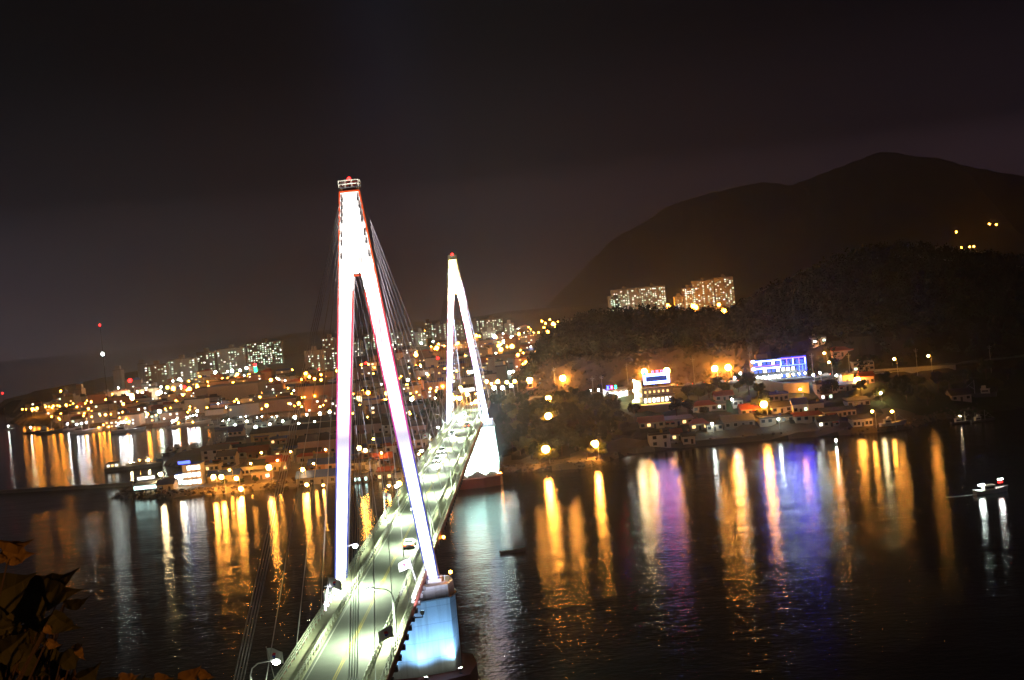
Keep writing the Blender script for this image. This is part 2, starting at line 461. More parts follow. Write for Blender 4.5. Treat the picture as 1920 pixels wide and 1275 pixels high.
def strip(b, x0, x1, dz0, dz1, ya=Y_A, yb=Y_B, step=6., mi=0):
    """a bar that follows the gentle camber of the deck"""
    y = ya
    while y < yb-1e-6:
        e = min(y+step, yb)
        b.hexa([(x0, y, zd(y)+dz0), (x1, y, zd(y)+dz0), (x1, e, zd(e)+dz0), (x0, e, zd(e)+dz0),
                (x0, y, zd(y)+dz1), (x1, y, zd(y)+dz1), (x1, e, zd(e)+dz1), (x0, e, zd(e)+dz1)], mi)
        y = e

road = MB(); strip(road, -3.75, 3.75, -.30, 0.)
roadway = road.build('roadway', M['asphalt'], bridge)
cl = MB(); strip(cl, -.20, -.05, .004, .010); strip(cl, .05, .20, .004, .010)
cl.build('centre_line', M['yellow'], roadway)
for s in (-1, 1):
    el_ = MB(); strip(el_, s*3.35-.08, s*3.35+.08, .004, .010); el_.build('edge_line', M['line'], roadway)
for s in (-1, 1):
    b = MB(); strip(b, min(s*3.755, s*6.2), max(s*3.755, s*6.2), -.28, .20)
    b.build('sidewalk', M['paving'], bridge)
    for x, hgt, name, m, ps in ((s*3.95, .95, 'guard_rail', M['rail'], 2.0), (s*6.08, 1.25, 'railing', M['rail'], 2.4)):
        b = MB()
        for zz in ((.55, .82) if name == 'guard_rail' else (.45, .80, 1.15)):
            strip(b, x-.06, x+.06, .20+zz-.06, .20+zz+.06)
        y = Y_A+1
        while y < Y_B:
            b.box(x, y, zd(y)+.2, .18, .16, hgt); y += ps
        b.build(name, m, bridge)
g = MB()
strip(g, -4.9, 4.9, -2.2, -.302)
strip(g, -6.34, -6.205, -.75, .22); strip(g, 6.205, 6.34, -.75, .22)
girder = g.build('girder', M['red_oxide'], bridge)
y = -64.
while y < Y_B:                               # outriggers under the edge that shows
    for s in (1,):
        z = zd(y); br = MB()
        br.hexa([(s*4.903 if s > 0 else -6.3, y-.14, z-1.9 if s > 0 else z-.76), (6.3 if s > 0 else -4.903, y-.14, z-.76 if s > 0 else z-1.9), (6.3 if s > 0 else -4.903, y+.14, z-.76 if s > 0 else z-1.9), (s*4.903 if s > 0 else -6.3, y+.14, z-1.9 if s > 0 else z-.76),
                 (s*4.903 if s > 0 else -6.3, y-.14, z-.305), (6.2 if s > 0 else -4.903, y-.14, z-.305), (6.2 if s > 0 else -4.903, y+.14, z-.305), (s*4.903 if s > 0 else -6.2, y+.14, z-.305)])
        br.box(s*6.33, y, z-1.15, .6, .8, .62)          # hanger of the inspection rail
        br.build('bracket', M['dark'], girder)
    y += 4.6
for yy in (-85, 365.5):
    ej = MB(); ej.box(0, yy, zd(yy)+.003, 7.4, .5, .009); ej.build('expansion_joint', M['dark'], roadway)

def outer(z): return 8.1+(1.5-8.1)*(z-24.0)/61.2
ANCH_Z = [83.9, 82.8, 81.7, 80.6, 78.5, 77.2, 75.2]

def edge_glow_mat(name, ramp):  # emission by height, standing in for coloured light fringing the tower edges
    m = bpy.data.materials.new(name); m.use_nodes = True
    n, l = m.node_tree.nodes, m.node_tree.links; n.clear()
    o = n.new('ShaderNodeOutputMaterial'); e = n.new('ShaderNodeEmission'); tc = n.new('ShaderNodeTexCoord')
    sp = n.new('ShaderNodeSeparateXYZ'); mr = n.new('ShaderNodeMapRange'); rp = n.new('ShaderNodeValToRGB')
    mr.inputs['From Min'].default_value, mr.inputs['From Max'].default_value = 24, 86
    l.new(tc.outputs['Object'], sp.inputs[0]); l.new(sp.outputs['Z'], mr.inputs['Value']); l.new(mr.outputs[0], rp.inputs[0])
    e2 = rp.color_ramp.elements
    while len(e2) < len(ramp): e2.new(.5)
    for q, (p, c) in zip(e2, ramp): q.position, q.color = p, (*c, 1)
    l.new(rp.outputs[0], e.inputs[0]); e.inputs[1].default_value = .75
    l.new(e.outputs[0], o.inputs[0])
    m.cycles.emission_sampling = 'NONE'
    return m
EDGE_GLOW_NEAR = edge_glow_mat('edge_glow_near', [(0, (.08, .16, .7)), (.30, (.14, .18, .9)), (.42, (1.2, .10, .55)), (.62, (1.6, .10, .22)), (.80, (1.7, .22, .06)), (1, (1.3, .14, .03))])
EDGE_GLOW_FAR = edge_glow_mat('edge_glow_far', [(0, (.15, .35, 1.3)), (.30, (.45, .3, 1.4)), (.45, (1.4, .12, .65)), (.70, (1.5, .4, .25)), (.82, (1.5, .95, .12)), (1, (1.2, .9, .1))])

PIER = [(-10.3, 0), (-9.6, -3), (-4, -5), (4, -5), (9.6, -3), (10.3, 0), (9.6, 3), (4, 5), (-4, 5), (-9.6, 3)]

def tower(y0, foot_z, foot_k, edge_mat, near):
    b = MB(); d = 1.1
    zA, zT, zB = 72.3, 85.2, 24.0
    for s in (-1, 1):
        q = lambda xi, xo, z: [(min(s*xi, s*xo), -d, z), (max(s*xi, s*xo), -d, z), (max(s*xi, s*xo), d, z), (min(s*xi, s*xo), d, z)]
        b.hexa(q(6.35, outer(zB), zB)+q(.62, outer(zA), zA))
    o, t = outer(zA), outer(zT)
    b.hexa([(-o, -d, zA), (o, -d, zA), (o, d, zA), (-o, d, zA), (-t, -d, zT), (t, -d, zT), (t, d, zT), (-t, d, zT)])
    # base shoes and the cross beam below the deck
    for s in (-1, 1): b.box(s*7.2, 0, 24.0, 2.5, 3.0, .5)
    b.box(0, 0, 22.6, 12.2, 2.4, .55)
    tw = b.build('tower', M['white'], bridge, loc=(0, y0, 0))
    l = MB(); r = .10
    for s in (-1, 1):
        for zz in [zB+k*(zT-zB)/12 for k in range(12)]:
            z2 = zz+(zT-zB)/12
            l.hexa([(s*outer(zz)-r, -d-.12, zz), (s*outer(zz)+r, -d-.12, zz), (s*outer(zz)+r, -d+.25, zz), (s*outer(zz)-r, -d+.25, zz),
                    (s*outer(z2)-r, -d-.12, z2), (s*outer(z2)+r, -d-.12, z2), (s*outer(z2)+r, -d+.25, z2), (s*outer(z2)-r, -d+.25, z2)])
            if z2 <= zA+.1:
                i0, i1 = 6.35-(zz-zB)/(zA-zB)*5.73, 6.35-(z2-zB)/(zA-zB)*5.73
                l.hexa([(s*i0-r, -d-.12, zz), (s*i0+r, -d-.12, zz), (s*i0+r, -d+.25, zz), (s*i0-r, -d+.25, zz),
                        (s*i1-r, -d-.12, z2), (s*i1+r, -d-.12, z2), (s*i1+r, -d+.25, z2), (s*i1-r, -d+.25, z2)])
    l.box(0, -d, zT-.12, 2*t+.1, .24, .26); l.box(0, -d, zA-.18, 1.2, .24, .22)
    l.build('edge_glow_strip', edge_mat, tw)  # added glowing strips imitate the coloured light on the edges
    for s in (-1, 1):
        for z in ANCH_Z:
            a = MB(); a.box(s*(outer(z)-.42), -d-.16, z-.25, .30, .32, .5)
            a.build('cable_socket', M['dark'], tw)
    # railed platform and beacon on the head of the tower
    p = MB(); p.box(0, 0, zT+.005, 2.0, 1.6, .55); p.box(0, 0, zT+.56, 3.1, 2.6, .12)
    p.build('platform', M['dark'], tw)
    p = MB()
    for z in (86.3, 86.85):
        for s in (-1, 1):
            p.box(0, s*1.28, z, 3.1, .1, .1); p.box(s*1.52, 0, z+.001, .1, 2.45, .098)
    for x in (-1.52, -.5, .5, 1.52):
        for s in (-1, 1): p.box(x, s*1.281, 85.88, .09, .09, 1.06)
    p.build('platform_rail', M['rail'] if near else M['dark'], tw)
    p = MB(); p.tube((0, 0, 85.9), (0, 0, 87.0), .08); p.ball((0, 0, 87.25), .30 if near else .5, 1)
    p.build('beacon', [M['dark'], E['beacon']], tw)
    # pier on its red caisson
    k = 1.0 if near else .94
    b = MB(); b.prism(PIER, foot_z, 22.0, k); b.prism(PIER, 22.003, 23.9, .985*k)
    pr = b.build('pier', M['pier'], bridge, loc=(0, y0, 0))
    b = MB(); b.prism([(x*1.035*k, yy*1.06) for x, yy in PIER], 21.75, 21.998)
    for x in np.linspace(4.5, 9.3, 4):
        b.box(x, -4.3-.25*(9.3-x)/5, 22.0, .05, .05, 1.0)
    b.build('inspection_ledge', M['concrete'], pr)
    b = MB(); b.prism([(x*foot_k, yy*(1.9 if near else 1.5)) for x, yy in PIER], -4, foot_z-.004)
    b.build('caisson', M['red_oxide'], pr)
    b = MB()
    for i in range(9):
        x = -9+i*2.25
        if abs(x) > 6.6: b.box(x, -1.62, 23.95, .06, .06, 1.1)
    for s in (-1, 1):
        b.hexa([(s*8.3-1.3, -1.6, 23.904), (s*8.3+1.3, -1.6, 23.904), (s*8.3+1.3, 1.6, 23.904), (s*8.3-1.3, 1.6, 23.904), (s*8.3-1.2, -1.5, 24.0), (s*8.3+1.2, -1.5, 24.0), (s*8.3+1.2, 1.5, 24.0), (s*8.3-1.2, 1.5, 24.0)])
    b.box(0, -1.62, 23.955, 18.2, .05, .05); b.box(-8, -1.62, 24.9, 3.2, .05, .05); b.box(8, -1.62, 24.9, 3.2, .05, .05)
    b.build('bearing_seat', M['steel'], pr)
    # stay cables in two planes
    sgn = 1 if y0 < 140 else -1
    main = [132, 113, 94, 76, 58, 41, 24]
    back = [-88, -86, -84, -82, -66, -46, -27]
    for s in (-1, 1):
        for i, z in enumerate(ANCH_Z):
            for span in (main, back):
                ya = y0+sgn*span[i]
                b = MB(); b.tube((s*(outer(z)+.02), y0+.5*sgn*(1 if span is main else -1), z), (s*6.02, ya, zd(ya)+.3), .052, n=5)
                b.build('stay_cable', M['cable'], bridge)
    return tw
tower(0., 10.5, 1.23, EDGE_GLOW_NEAR, True)
tower(280., 3.6, 1.07, EDGE_GLOW_FAR, False)

# ------------------------------------------------------------------ floodlights that wash the towers and piers
def spot(parent, name, loc, target, col_, power, size, blend=.6, r=.25):
    ld = bpy.data.lights.new(name, 'SPOT'); ld.color = col_; ld.energy = power
    ld.spot_size = R(size); ld.spot_blend = blend; ld.shadow_soft_size = r
    o = bpy.data.objects.new(name, ld); col.objects.link(o)
    o.location = loc
    o.rotation_euler = (Vector(target)-Vector(loc)).to_track_quat('-Z', 'Y').to_euler()
    o.parent = parent
    return o

def floodlight(loc, target, label, beams, group):
    """beams: (colour, watts, target, cone)"""
    t = thing('floodlight', label, 'floodlight', loc, 0, group)
    d = (Vector(target)-Vector(loc)).normalized()
    b = MB(); b.tube((0, 0, -.7), (0, 0, 0), .06)
    if group == 'tower floodlights': b.tube((0, 0, -.62), (-1.5 if loc[0] > 0 else 1.5, 0, -.62), .09)
    else: b.box(0, 0, -.72, .5, .5, .05)
    b.build('bracket', M['dark'], t)
    b = MB(); b.tube(-d*.28, d*.12, .22, .34, 10); b.build('housing', M['dark'], t)
    b = MB(); b.tube(d*.125, d*.15, .28, .28, 10); b.build('lens', E['deck'], t)
    for c, w, tg, cone in beams:
        o = spot(t, 'flood_beam', d*.3, Vector(tg)-Vector(loc), c, w, cone, .9)
    return t

for y0, nm, k, tints in ((0., 'near', .75, ((1., .93, .85), (1., .82, .90), (.84, .80, 1.))), (280., 'far', 6.5, ((.5, .42, .22), (1., .66, .88), (.60, .72, 1.)))):
    for s, sd in ((-1, 'left'), (1, 'right')):
        loc = (s*7.7, y0-27., zd(y0-27)-.1)
        beams = [(tints[0], 1.1e6*k, (s*1.0, y0-1, 79.), 15), (tints[1], 4.0e5*k, (s*3.7, y0-1, 58.), 24), (tints[2], 1.9e5*k, (s*6.6, y0-1, 34.5), 56)]
        floodlight(loc, (s*3.7, y0, 58.), f'dark floodlight on the {sd} edge of the bridge deck aimed up at the {nm} tower', beams, 'tower floodlights')
for y0, fz, nm, c, P_ in ((0., 10.5, 'near', (.22, .53, 1.), 7.5e3), (280., 3.6, 'far', (.55, 1., .92), 1.8e6)):
    for x, y, tx, w in ((-2., -8.9, -1., .9 if y0 == 0 else .10), (5.4, -8.2, 5., .8 if y0 == 0 else .75), (10.4, -4.9, 8.2, .9 if y0 == 0 else 1.8)):
        if y0 > 0: y = y*.79
        loc = (x*(1.0 if y0 == 0 else .95), y0+y, fz+.75)
        where = {-2.: 'under the middle of the deck', 5.4: 'before the pier face', 10.4: 'at the outer corner'}[x]
        floodlight(loc, (tx, y0-3, fz+14), f'floodlight on the red caisson of the {nm} pier, {where}', [(c, P_*w, (tx, y0-3.8, fz+(11. if y0 == 0 else 6.)), 130 if y0 == 0 else 112)], 'pier floodlights')

# ------------------------------------------------------------------ street lamps on the deck
def deck_lamp(side, y, label):
    x = side*5.75; z = zd(y)+.2
    t = thing('street_lamp', label, 'street lamp', (x, y, z), 0, 'street lamps along the bridge deck')
    b = MB(); b.box(0, 0, 0, .4, .4, .5); b.tube((0, 0, .5), (0, 0, 5.2), .13, .09, 8)
    b.build('pole', M['steel'], t)
    pts = [(0, 0, 5.2), (-side*.25, 0, 5.9), (-side*.9, 0, 6.35), (-side*2.4, 0, 6.55)]
    b = MB(); b.path(pts, .065, 6); b.build('arm', M['steel'], t)
    b = MB(); b.box(-side*2.75, 0, 6.50, .95, .42, .2); b.build('lamp_head', M['steel'], t)
    b = MB(); b.ball((-side*2.75, 0, 6.38), .42, nu=10, nv=6, sz=.75); b.build('bulb', E['deck'], t)
    spot(t, 'lamp_light', (-side*2.75, 0, 5.95), (-side*3.3, 0, 0), (.80, 1., .64), 4.3e4, 160, .8, .3)
for y, w_ in {-70: 'nearest, beside the white flag at the picture bottom', -10: 'at the left leg of the near tower', 51: 'seen between the near tower legs', 111: 'first beyond the near tower', 171: 'mid-way to the far tower', 231: 'close before the far tower', 291: 'at the left leg of the far tower'}.items():
    deck_lamp(-1, y, 'street lamp on left bridge sidewalk, '+w_)
for y, w_ in {-41: 'in front of the near tower', 20: 'hidden behind the right leg of the near tower', 80: 'first beyond the near tower', 140: 'mid-way between the towers', 200: 'nearer the far tower', 260: 'close before the far tower', 320: 'beyond the far tower'}.items():
    deck_lamp(1, y, 'curved street lamp on right bridge sidewalk, '+w_)

# orange navigation lamps on the bridge
for (x, y, z), w_ in {(6.9, 30, 25.2): 'on the deck edge by the right leg of the near tower', (10.0, -1.5, 25.2): 'on the pier corner beside the right foot of the near tower', (-9.0, 275, 4.2): 'on the far caisson below the deck', (10.6, 277, 4.2): 'on the outer corner of the far caisson'}.items():
    t = thing('navigation_lamp', 'small orange navigation lamp '+w_, 'navigation lamp', (x, y, z), 0, 'orange navigation lamps of the bridge')
    b = MB(); b.tube((0, 0, -.6), (0, 0, 0), .06); b.box(0, 0, -.62, .3, .3, .06); b.build('bracket', M['dark'], t)
    b = MB(); b.ball((0, 0, .18), .26); b.build('lens', E['far_o'], t)

# flags along the railings
def flag(side, y, label, flip=1, tilt=.25):
    x = side*6.08
    t = thing('flag', label, 'flag', (x, y, zd(y)+.2), 0, 'white flags on poles along the bridge railings')
    top = Vector((side*.9*tilt*3, -.3, 4.6))
    b = MB(); b.tube((0, 0, 0), top, .045, .03); b.ball(top+Vector((0, 0, .06)), .08); b.build('pole', M['steel'], t)
    n, m_ = 9, 5; L, Hh = 2.0, 1.35
    vs = []
    for i in range(n):
        for j in range(m_):
            u, v = i/(n-1), j/(m_-1)
            vs.append(top+Vector((flip*L*u*.86, .22*math.sin(u*6+v), -.08-Hh*v-.55*u*u)))
    b = MB(); b.add(vs, [(i*m_+j, (i+1)*m_+j, (i+1)*m_+j+1, i*m_+j+1) for i in range(n-1) for j in range(m_-1)])
    c = b.build('cloth', M['cloth'], t, smooth=True)
    sm = c.modifiers.new('thick', 'SOLIDIFY'); sm.thickness = .02
    ctr = top+Vector((flip*L*.43, .22*math.sin(3.5), -.08-Hh*.5-.14))
    for mm, a0 in ((M['flag_r'], 0), (M['flag_b'], math.pi)):
        d_ = MB(); ring = [ctr+Vector((.30*math.cos(a0+k*math.pi/8), -.07, .30*math.sin(a0+k*math.pi/8))) for k in range(9)]
        ring2 = [p+Vector((0, .14, 0)) for p in ring]
        d_.add(ring+ring2, [tuple(range(9)), tuple(range(17, 8, -1))]); d_.build('emblem', mm, c)
flag(-1, -57, 'white flag with red and blue disc on left railing, beside the nearest street lamp')
flag(-1, -22, 'white flag hanging slack on left railing in front of the near pier', 1, -.3)
flag(1, -14, 'white flag on right railing of bridge just before the near tower foot', -1, -.3)
flag(-1, 58, 'white flag on left railing seen in the gap between the near tower legs')
flag(-1, 178, 'white flag on left railing of bridge shortly before the far tower', -1)
flag(1, -52, 'pinkish flag drooping over the right railing in the foreground of the bridge', -1)

# ------------------------------------------------------------------ cars on the bridge
def car(x, y, away, paint, label):
    t = thing('car', label, 'car', (x, y, zd(y)+.012), 0 if away else math.pi, 'cars driving over the bridge')
    # local +Y is the front of the car
    prof = [(-2.15, .32), (-2.2, .62), (-2.12, .92), (-1.45, 1.0), (-1.05, 1.40), (.35, 1.44), (1.05, 1.0), (2.0, .86), (2.2, .6), (2.15, .32)]
    b = MB(); n = len(prof)
    def wid(z): return .86 if z < 1.02 else .66
    vs = [(-wid(z), yy, z) for yy, z in prof]+[(wid(z), yy, z) for yy, z in prof]
    b.add(vs, [tuple(range(n)), tuple(range(2*n-1, n-1, -1))]+[(i, n+i, n+(i+1) % n, (i+1) % n) for i in range(n)])
    body = b.build('body', paint, t)
    bv = body.modifiers.new('soft', 'BEVEL'); bv.width = .05; bv.segments = 2
    for nm, quad in (('windscreen', [(-.62, .42, 1.41), (.62, .42, 1.41), (.78, .98, 1.06), (-.78, .98, 1.06)]), ('rear_window', [(-.60, -1.10, 1.37), (.60, -1.10, 1.37), (.76, -1.42, 1.05), (-.76, -1.42, 1.05)])):
        b = MB(); q = [Vector(p) for p in quad]; nrm = Vector((0, .03 if nm == 'windscreen' else -.03, .03))
        b.hexa([p+nrm*.2 for p in q]+[p+nrm for p in q]); b.build(nm, M['glass'], t)
    for s in (-1, 1):
        b = MB(); b.hexa([(s*.80, -1.05, 1.03), (s*.80, .85, 1.03), (s*.815, .85, 1.03), (s*.815, -1.05, 1.03), (s*.675, -.9, 1.36), (s*.675, .35, 1.38), (s*.69, .35, 1.38), (s*.69, -.9, 1.36)])
        b.build('side_window', M['glass'], t)
        for yy in (-1.35, 1.35):
            b = MB(); b.tube((s*.70, yy, .31), (s*.90, yy, .31), .31, n=14); w_ = b.build('wheel', M['rubber'], t)
            b = MB(); b.tube((s*.895, yy, .31), (s*.915, yy, .31), .19, n=10); b.build('rim', M['steel'], w_)
        b = MB(); b.ball((s*.62, 2.16, .66), .17, sz=.8); b.build('headlight', E['head'], t)
        b = MB(); b.box(s*.66, -2.19, .66, .32, .07, .22); b.build('tail_light', E['tail'], t)
    b = MB(); b.box(0, -2.17, .42, 1.7, .12, .18); b.box(0, 2.17, .36, 1.7, .12, .18); b.build('bumper', M['dark'], t)
    spot(t, 'headlight_beam', (0, 2.45, .72), (0, 14, -.2), (1., 1., .9), 1.2e4, 70, .8, .2)
    return t
def deck_y(px, py):
    return float(on_water(px, py, 26.2)[1])
car(1.8, deck_y(767, 1022), True, M['car_w'], 'pale car driving away with red tail lights lit, behind the right leg of near tower')
for (px, py), pt, w_ in (((822, 866), M['car_s'], 'silver oncoming car with blazing headlights, nearest of the queue before the far tower'), ((836, 848), M['car_w'], 'white oncoming car with blazing headlights, second in the queue before the far tower'),
                         ((853, 815), M['car_d'], 'dark oncoming car with blazing headlights between the far tower and the two pale ones'), ((868, 789), M['car_w'], 'white oncoming car just passing between the legs of the far tower'), ((874, 776), M['car_s'], 'silver oncoming car just beyond the far tower')):
    car(-1.8, deck_y(px, py), False, pt, w_)
car(1.8, deck_y(872, 800), True, M['car_d'], 'dark car driving away right at the foot of the far tower')

# ------------------------------------------------------------------ street lamps of the coast
LIT_TREES = []
def coast_lamp(px, py, label, kind='lamp_o', h=7.5, r=.75, arm=1.2, group='orange street lamps along the far shore'):
    gpt = at_height(px, py, h)
    t = thing('street_lamp', label, 'street lamp', (gpt[0], gpt[1], hz(gpt[0], gpt[1])-.1), 0, group)
    b = MB(); b.tube((arm, 0, 0), (arm, 0, h-.3), .14, .09); b.path([(arm, 0, h-.3), (arm*.5, 0, h+.25), (0, 0, h+.3)], .07); b.build('pole', M['steel'], t)
    b = MB(); b.ball((0, 0, h-.15), r, nu=8, nv=6); b.build('bulb', E[kind], t)
    b = MB(); b.tube((0, 0, h-.15+r*.8), (0, 0, h+.02+r), r*.5, r*.15); b.build('lamp_head', M['dark'], t)
    return t
for px, py, w in [
    (1028, 747, 'orange street lamp among the dark trees behind the far tower, upper of two'),
    (1028, 779, 'orange street lamp among the dark trees behind the far tower, lower of two'),
    (1023, 841, 'orange street lamp in the shore trees right beside the far pier'),
    (1115, 831, 'orange street lamp glowing in a tree at the head of the beach'),
    (1055, 708, 'orange street lamp on the cliff road right of the pavilion roof'),
    (993, 712, 'orange street lamp beside the pavilion roof at the cliff end'),
    (1250, 694, 'tall orange street lamp right of the blue framed restaurant sign'),
    (1208, 696, 'orange street lamp behind the blue framed restaurant sign'),
    (1340, 690, 'left one of a pair of orange street lamps below the cliff'),
    (1365, 688, 'right one of a pair of orange street lamps below the cliff'),
    (1432, 757, 'orange street lamp glowing through a bush between the village houses'),
    (1607, 712, 'orange street lamp before the ochre lit house under the guard wall'),
    (1545, 661, 'orange lamp on the hill path behind the blue neon restaurant'),
    (1554, 678, 'orange lamp on the road right of the blue neon restaurant'),
    (1635, 770, 'orange lamp above the lit boat shed at the village quay'),
    (1672, 770, 'orange lamp over the hauled-out boat at the end of the quay'),
    (1676, 672, 'orange road lamp left of the tall one on the lit guard wall'),
    (1740, 666, 'tall orange road lamp on the lit guard wall far right'),
    (1500, 729, 'orange lamp lighting the retaining wall under the blue neon restaurant')]:
    tall = 'tall' in w
    q_ = coast_lamp(px, py, w, h=9 if tall else 3.2 if 'lighting' in w or 'before the ochre' in w else 6.0 if 'tree' in w or 'bush' in w else 7.2, r=1.5 if 'tree' in w else .42 if 'cliff' in w or 'sign' in w else .52)
    if 'trees' in w or 'tree at' in w or 'bush' in w: LIT_TREES.append((q_.location.x, q_.location.y, 'bush' in w))
for px, py, w, k in [
    (1403, 715, 'round white lamp on the kerb left of the blue neon restaurant', 'lamp_w'),
    (1377, 708, 'white globe lamp left of the tall white sign light by the road', 'lamp_w'),
    (1388, 699, 'tall white sign light by the road left of the blue neon restaurant', 'lamp_w'),
    (1525, 702, 'white lamp on the forecourt right of the blue neon restaurant', 'lamp_w'),
    (1537, 698, 'white upright light right of the blue neon restaurant', 'lamp_w'),
    (1335, 793, 'white lamp between grey roofs in the lower village', 'lamp_w'),
    (1372, 748, 'white lamp at the red roofed house in the upper village', 'lamp_w'),
    (1651, 736, 'warm white lamp on the dark slope below the guard wall', 'lamp_y'),
    (1122, 730, 'round white lamp at the left end of the white restaurant', 'lamp_w'),
    (1107, 731, 'small white lamp near the trees left of the white restaurant', 'lamp_w'),
    (1459, 785, 'small white lamp on a low village wall', 'lamp_w'),
    (1568, 703, 'small white lamp on the road under the hill path', 'lamp_w')]:
    coast_lamp(px, py, w, k, h=4.2, r=.48, arm=.3, group='white lamps of the far shore')
for px, py, w, k, r in [
    (301, 888, 'warm lamp on the terrace of the floating restaurant', 'lamp_y', .6),
    (400, 893, 'orange quay lamp left of the pair before the yellow lit house', 'lamp_o', .7),
    (415, 893, 'orange quay lamp before the yellow lit house on the spit', 'lamp_o', .7),
    (443, 894, 'left twin of the orange lamps in the middle of the spit', 'lamp_o', .65),
    (450, 897, 'right twin of the orange lamps in the middle of the spit', 'lamp_o', .65),
    (504, 875, 'bright orange lamp beside the long barrack on the spit', 'lamp_o', .85),
    (567, 879, 'orange lamp on a pole at the right end of the spit', 'lamp_o', .6),
    (573, 889, 'low orange lamp at the right end of the spit', 'lamp_o', .5),
    (672, 829, 'tall orange lamp seen between the legs of the near tower', 'lamp_o', .7),
    (685, 843, 'second orange lamp on the tall pole between the near tower legs', 'lamp_o', .55),
    (746, 886, 'orange lamp right of the near tower right leg near the shore', 'lamp_o', .7),
    (727, 890, 'small orange lamp on the low house between the tower legs', 'lamp_o', .4)]:
    coast_lamp(px, py, w, k, h=16 if 'tall orange' in w else 6.5, r=r*1.35, group='lamps on the low spit of land')
for px, py, w, k in [(912, 715, 'orange', 'lamp_o'), (933, 715, 'orange', 'lamp_o'), (950, 716, 'orange', 'lamp_o'), (965, 714, 'orange', 'lamp_o'), (926, 726, 'white', 'lamp_w'), (942, 726, 'white', 'lamp_w'), (958, 722, 'white', 'lamp_w'), (863, 727, 'orange', 'lamp_o'), (862, 745, 'orange', 'lamp_o'), (876, 738, 'orange', 'lamp_o'), (850, 745, 'orange', 'lamp_o'), (899, 741, 'white', 'lamp_w'), (892, 752, 'orange', 'lamp_o')]:
    coast_lamp(px, py, f'{w} street lamp in the road junction at the town end of the bridge', k, h=8, r=.8, group=f'{w} street lamps at the bridge junction')

# utility poles
for px, py, hgt, w in [(1038, 688, 10, 'left of the lamp beside the pavilion'), (1298, 670, 13, 'in front of the bare cliff, mid-way between two lamps'), (1405, 660, 13, 'left of the blue neon restaurant'), (1521, 662, 12, 'right of the blue neon restaurant'),
                       (1590, 662, 13, 'right of the hill path lamps'), (1716, 652, 13, 'left of the tall lamp on the guard wall'), (1854, 646, 13, 'on the dark road far right'), (1174, 680, 11, 'rising above the white restaurant'), (1110, 706, 8, 'far left of the white restaurant'), (1127, 703, 8, 'just left of the white restaurant')]:
    gp = at_height(px, py, hgt)
    t = thing('utility_pole', 'thin grey utility pole '+w, 'utility pole', (gp[0], gp[1], hz(gp[0], gp[1])-.1), 0, 'utility poles along the cliff road')
    b = MB(); b.tube((0, 0, 0), (0, 0, hgt), .17, .11); b.build('pole', M['concrete'], t)
    b = MB(); b.box(0, -.02, hgt-1.0, 2.0, .12, .12); b.box(0, -.02, hgt-1.7, 1.5, .12, .12)
    for x in (-.85, 0, .85): b.tube((x, -.02, hgt-.88), (x, -.02, hgt-.62), .05)
    b.build('crossarm', M['steel'], t)

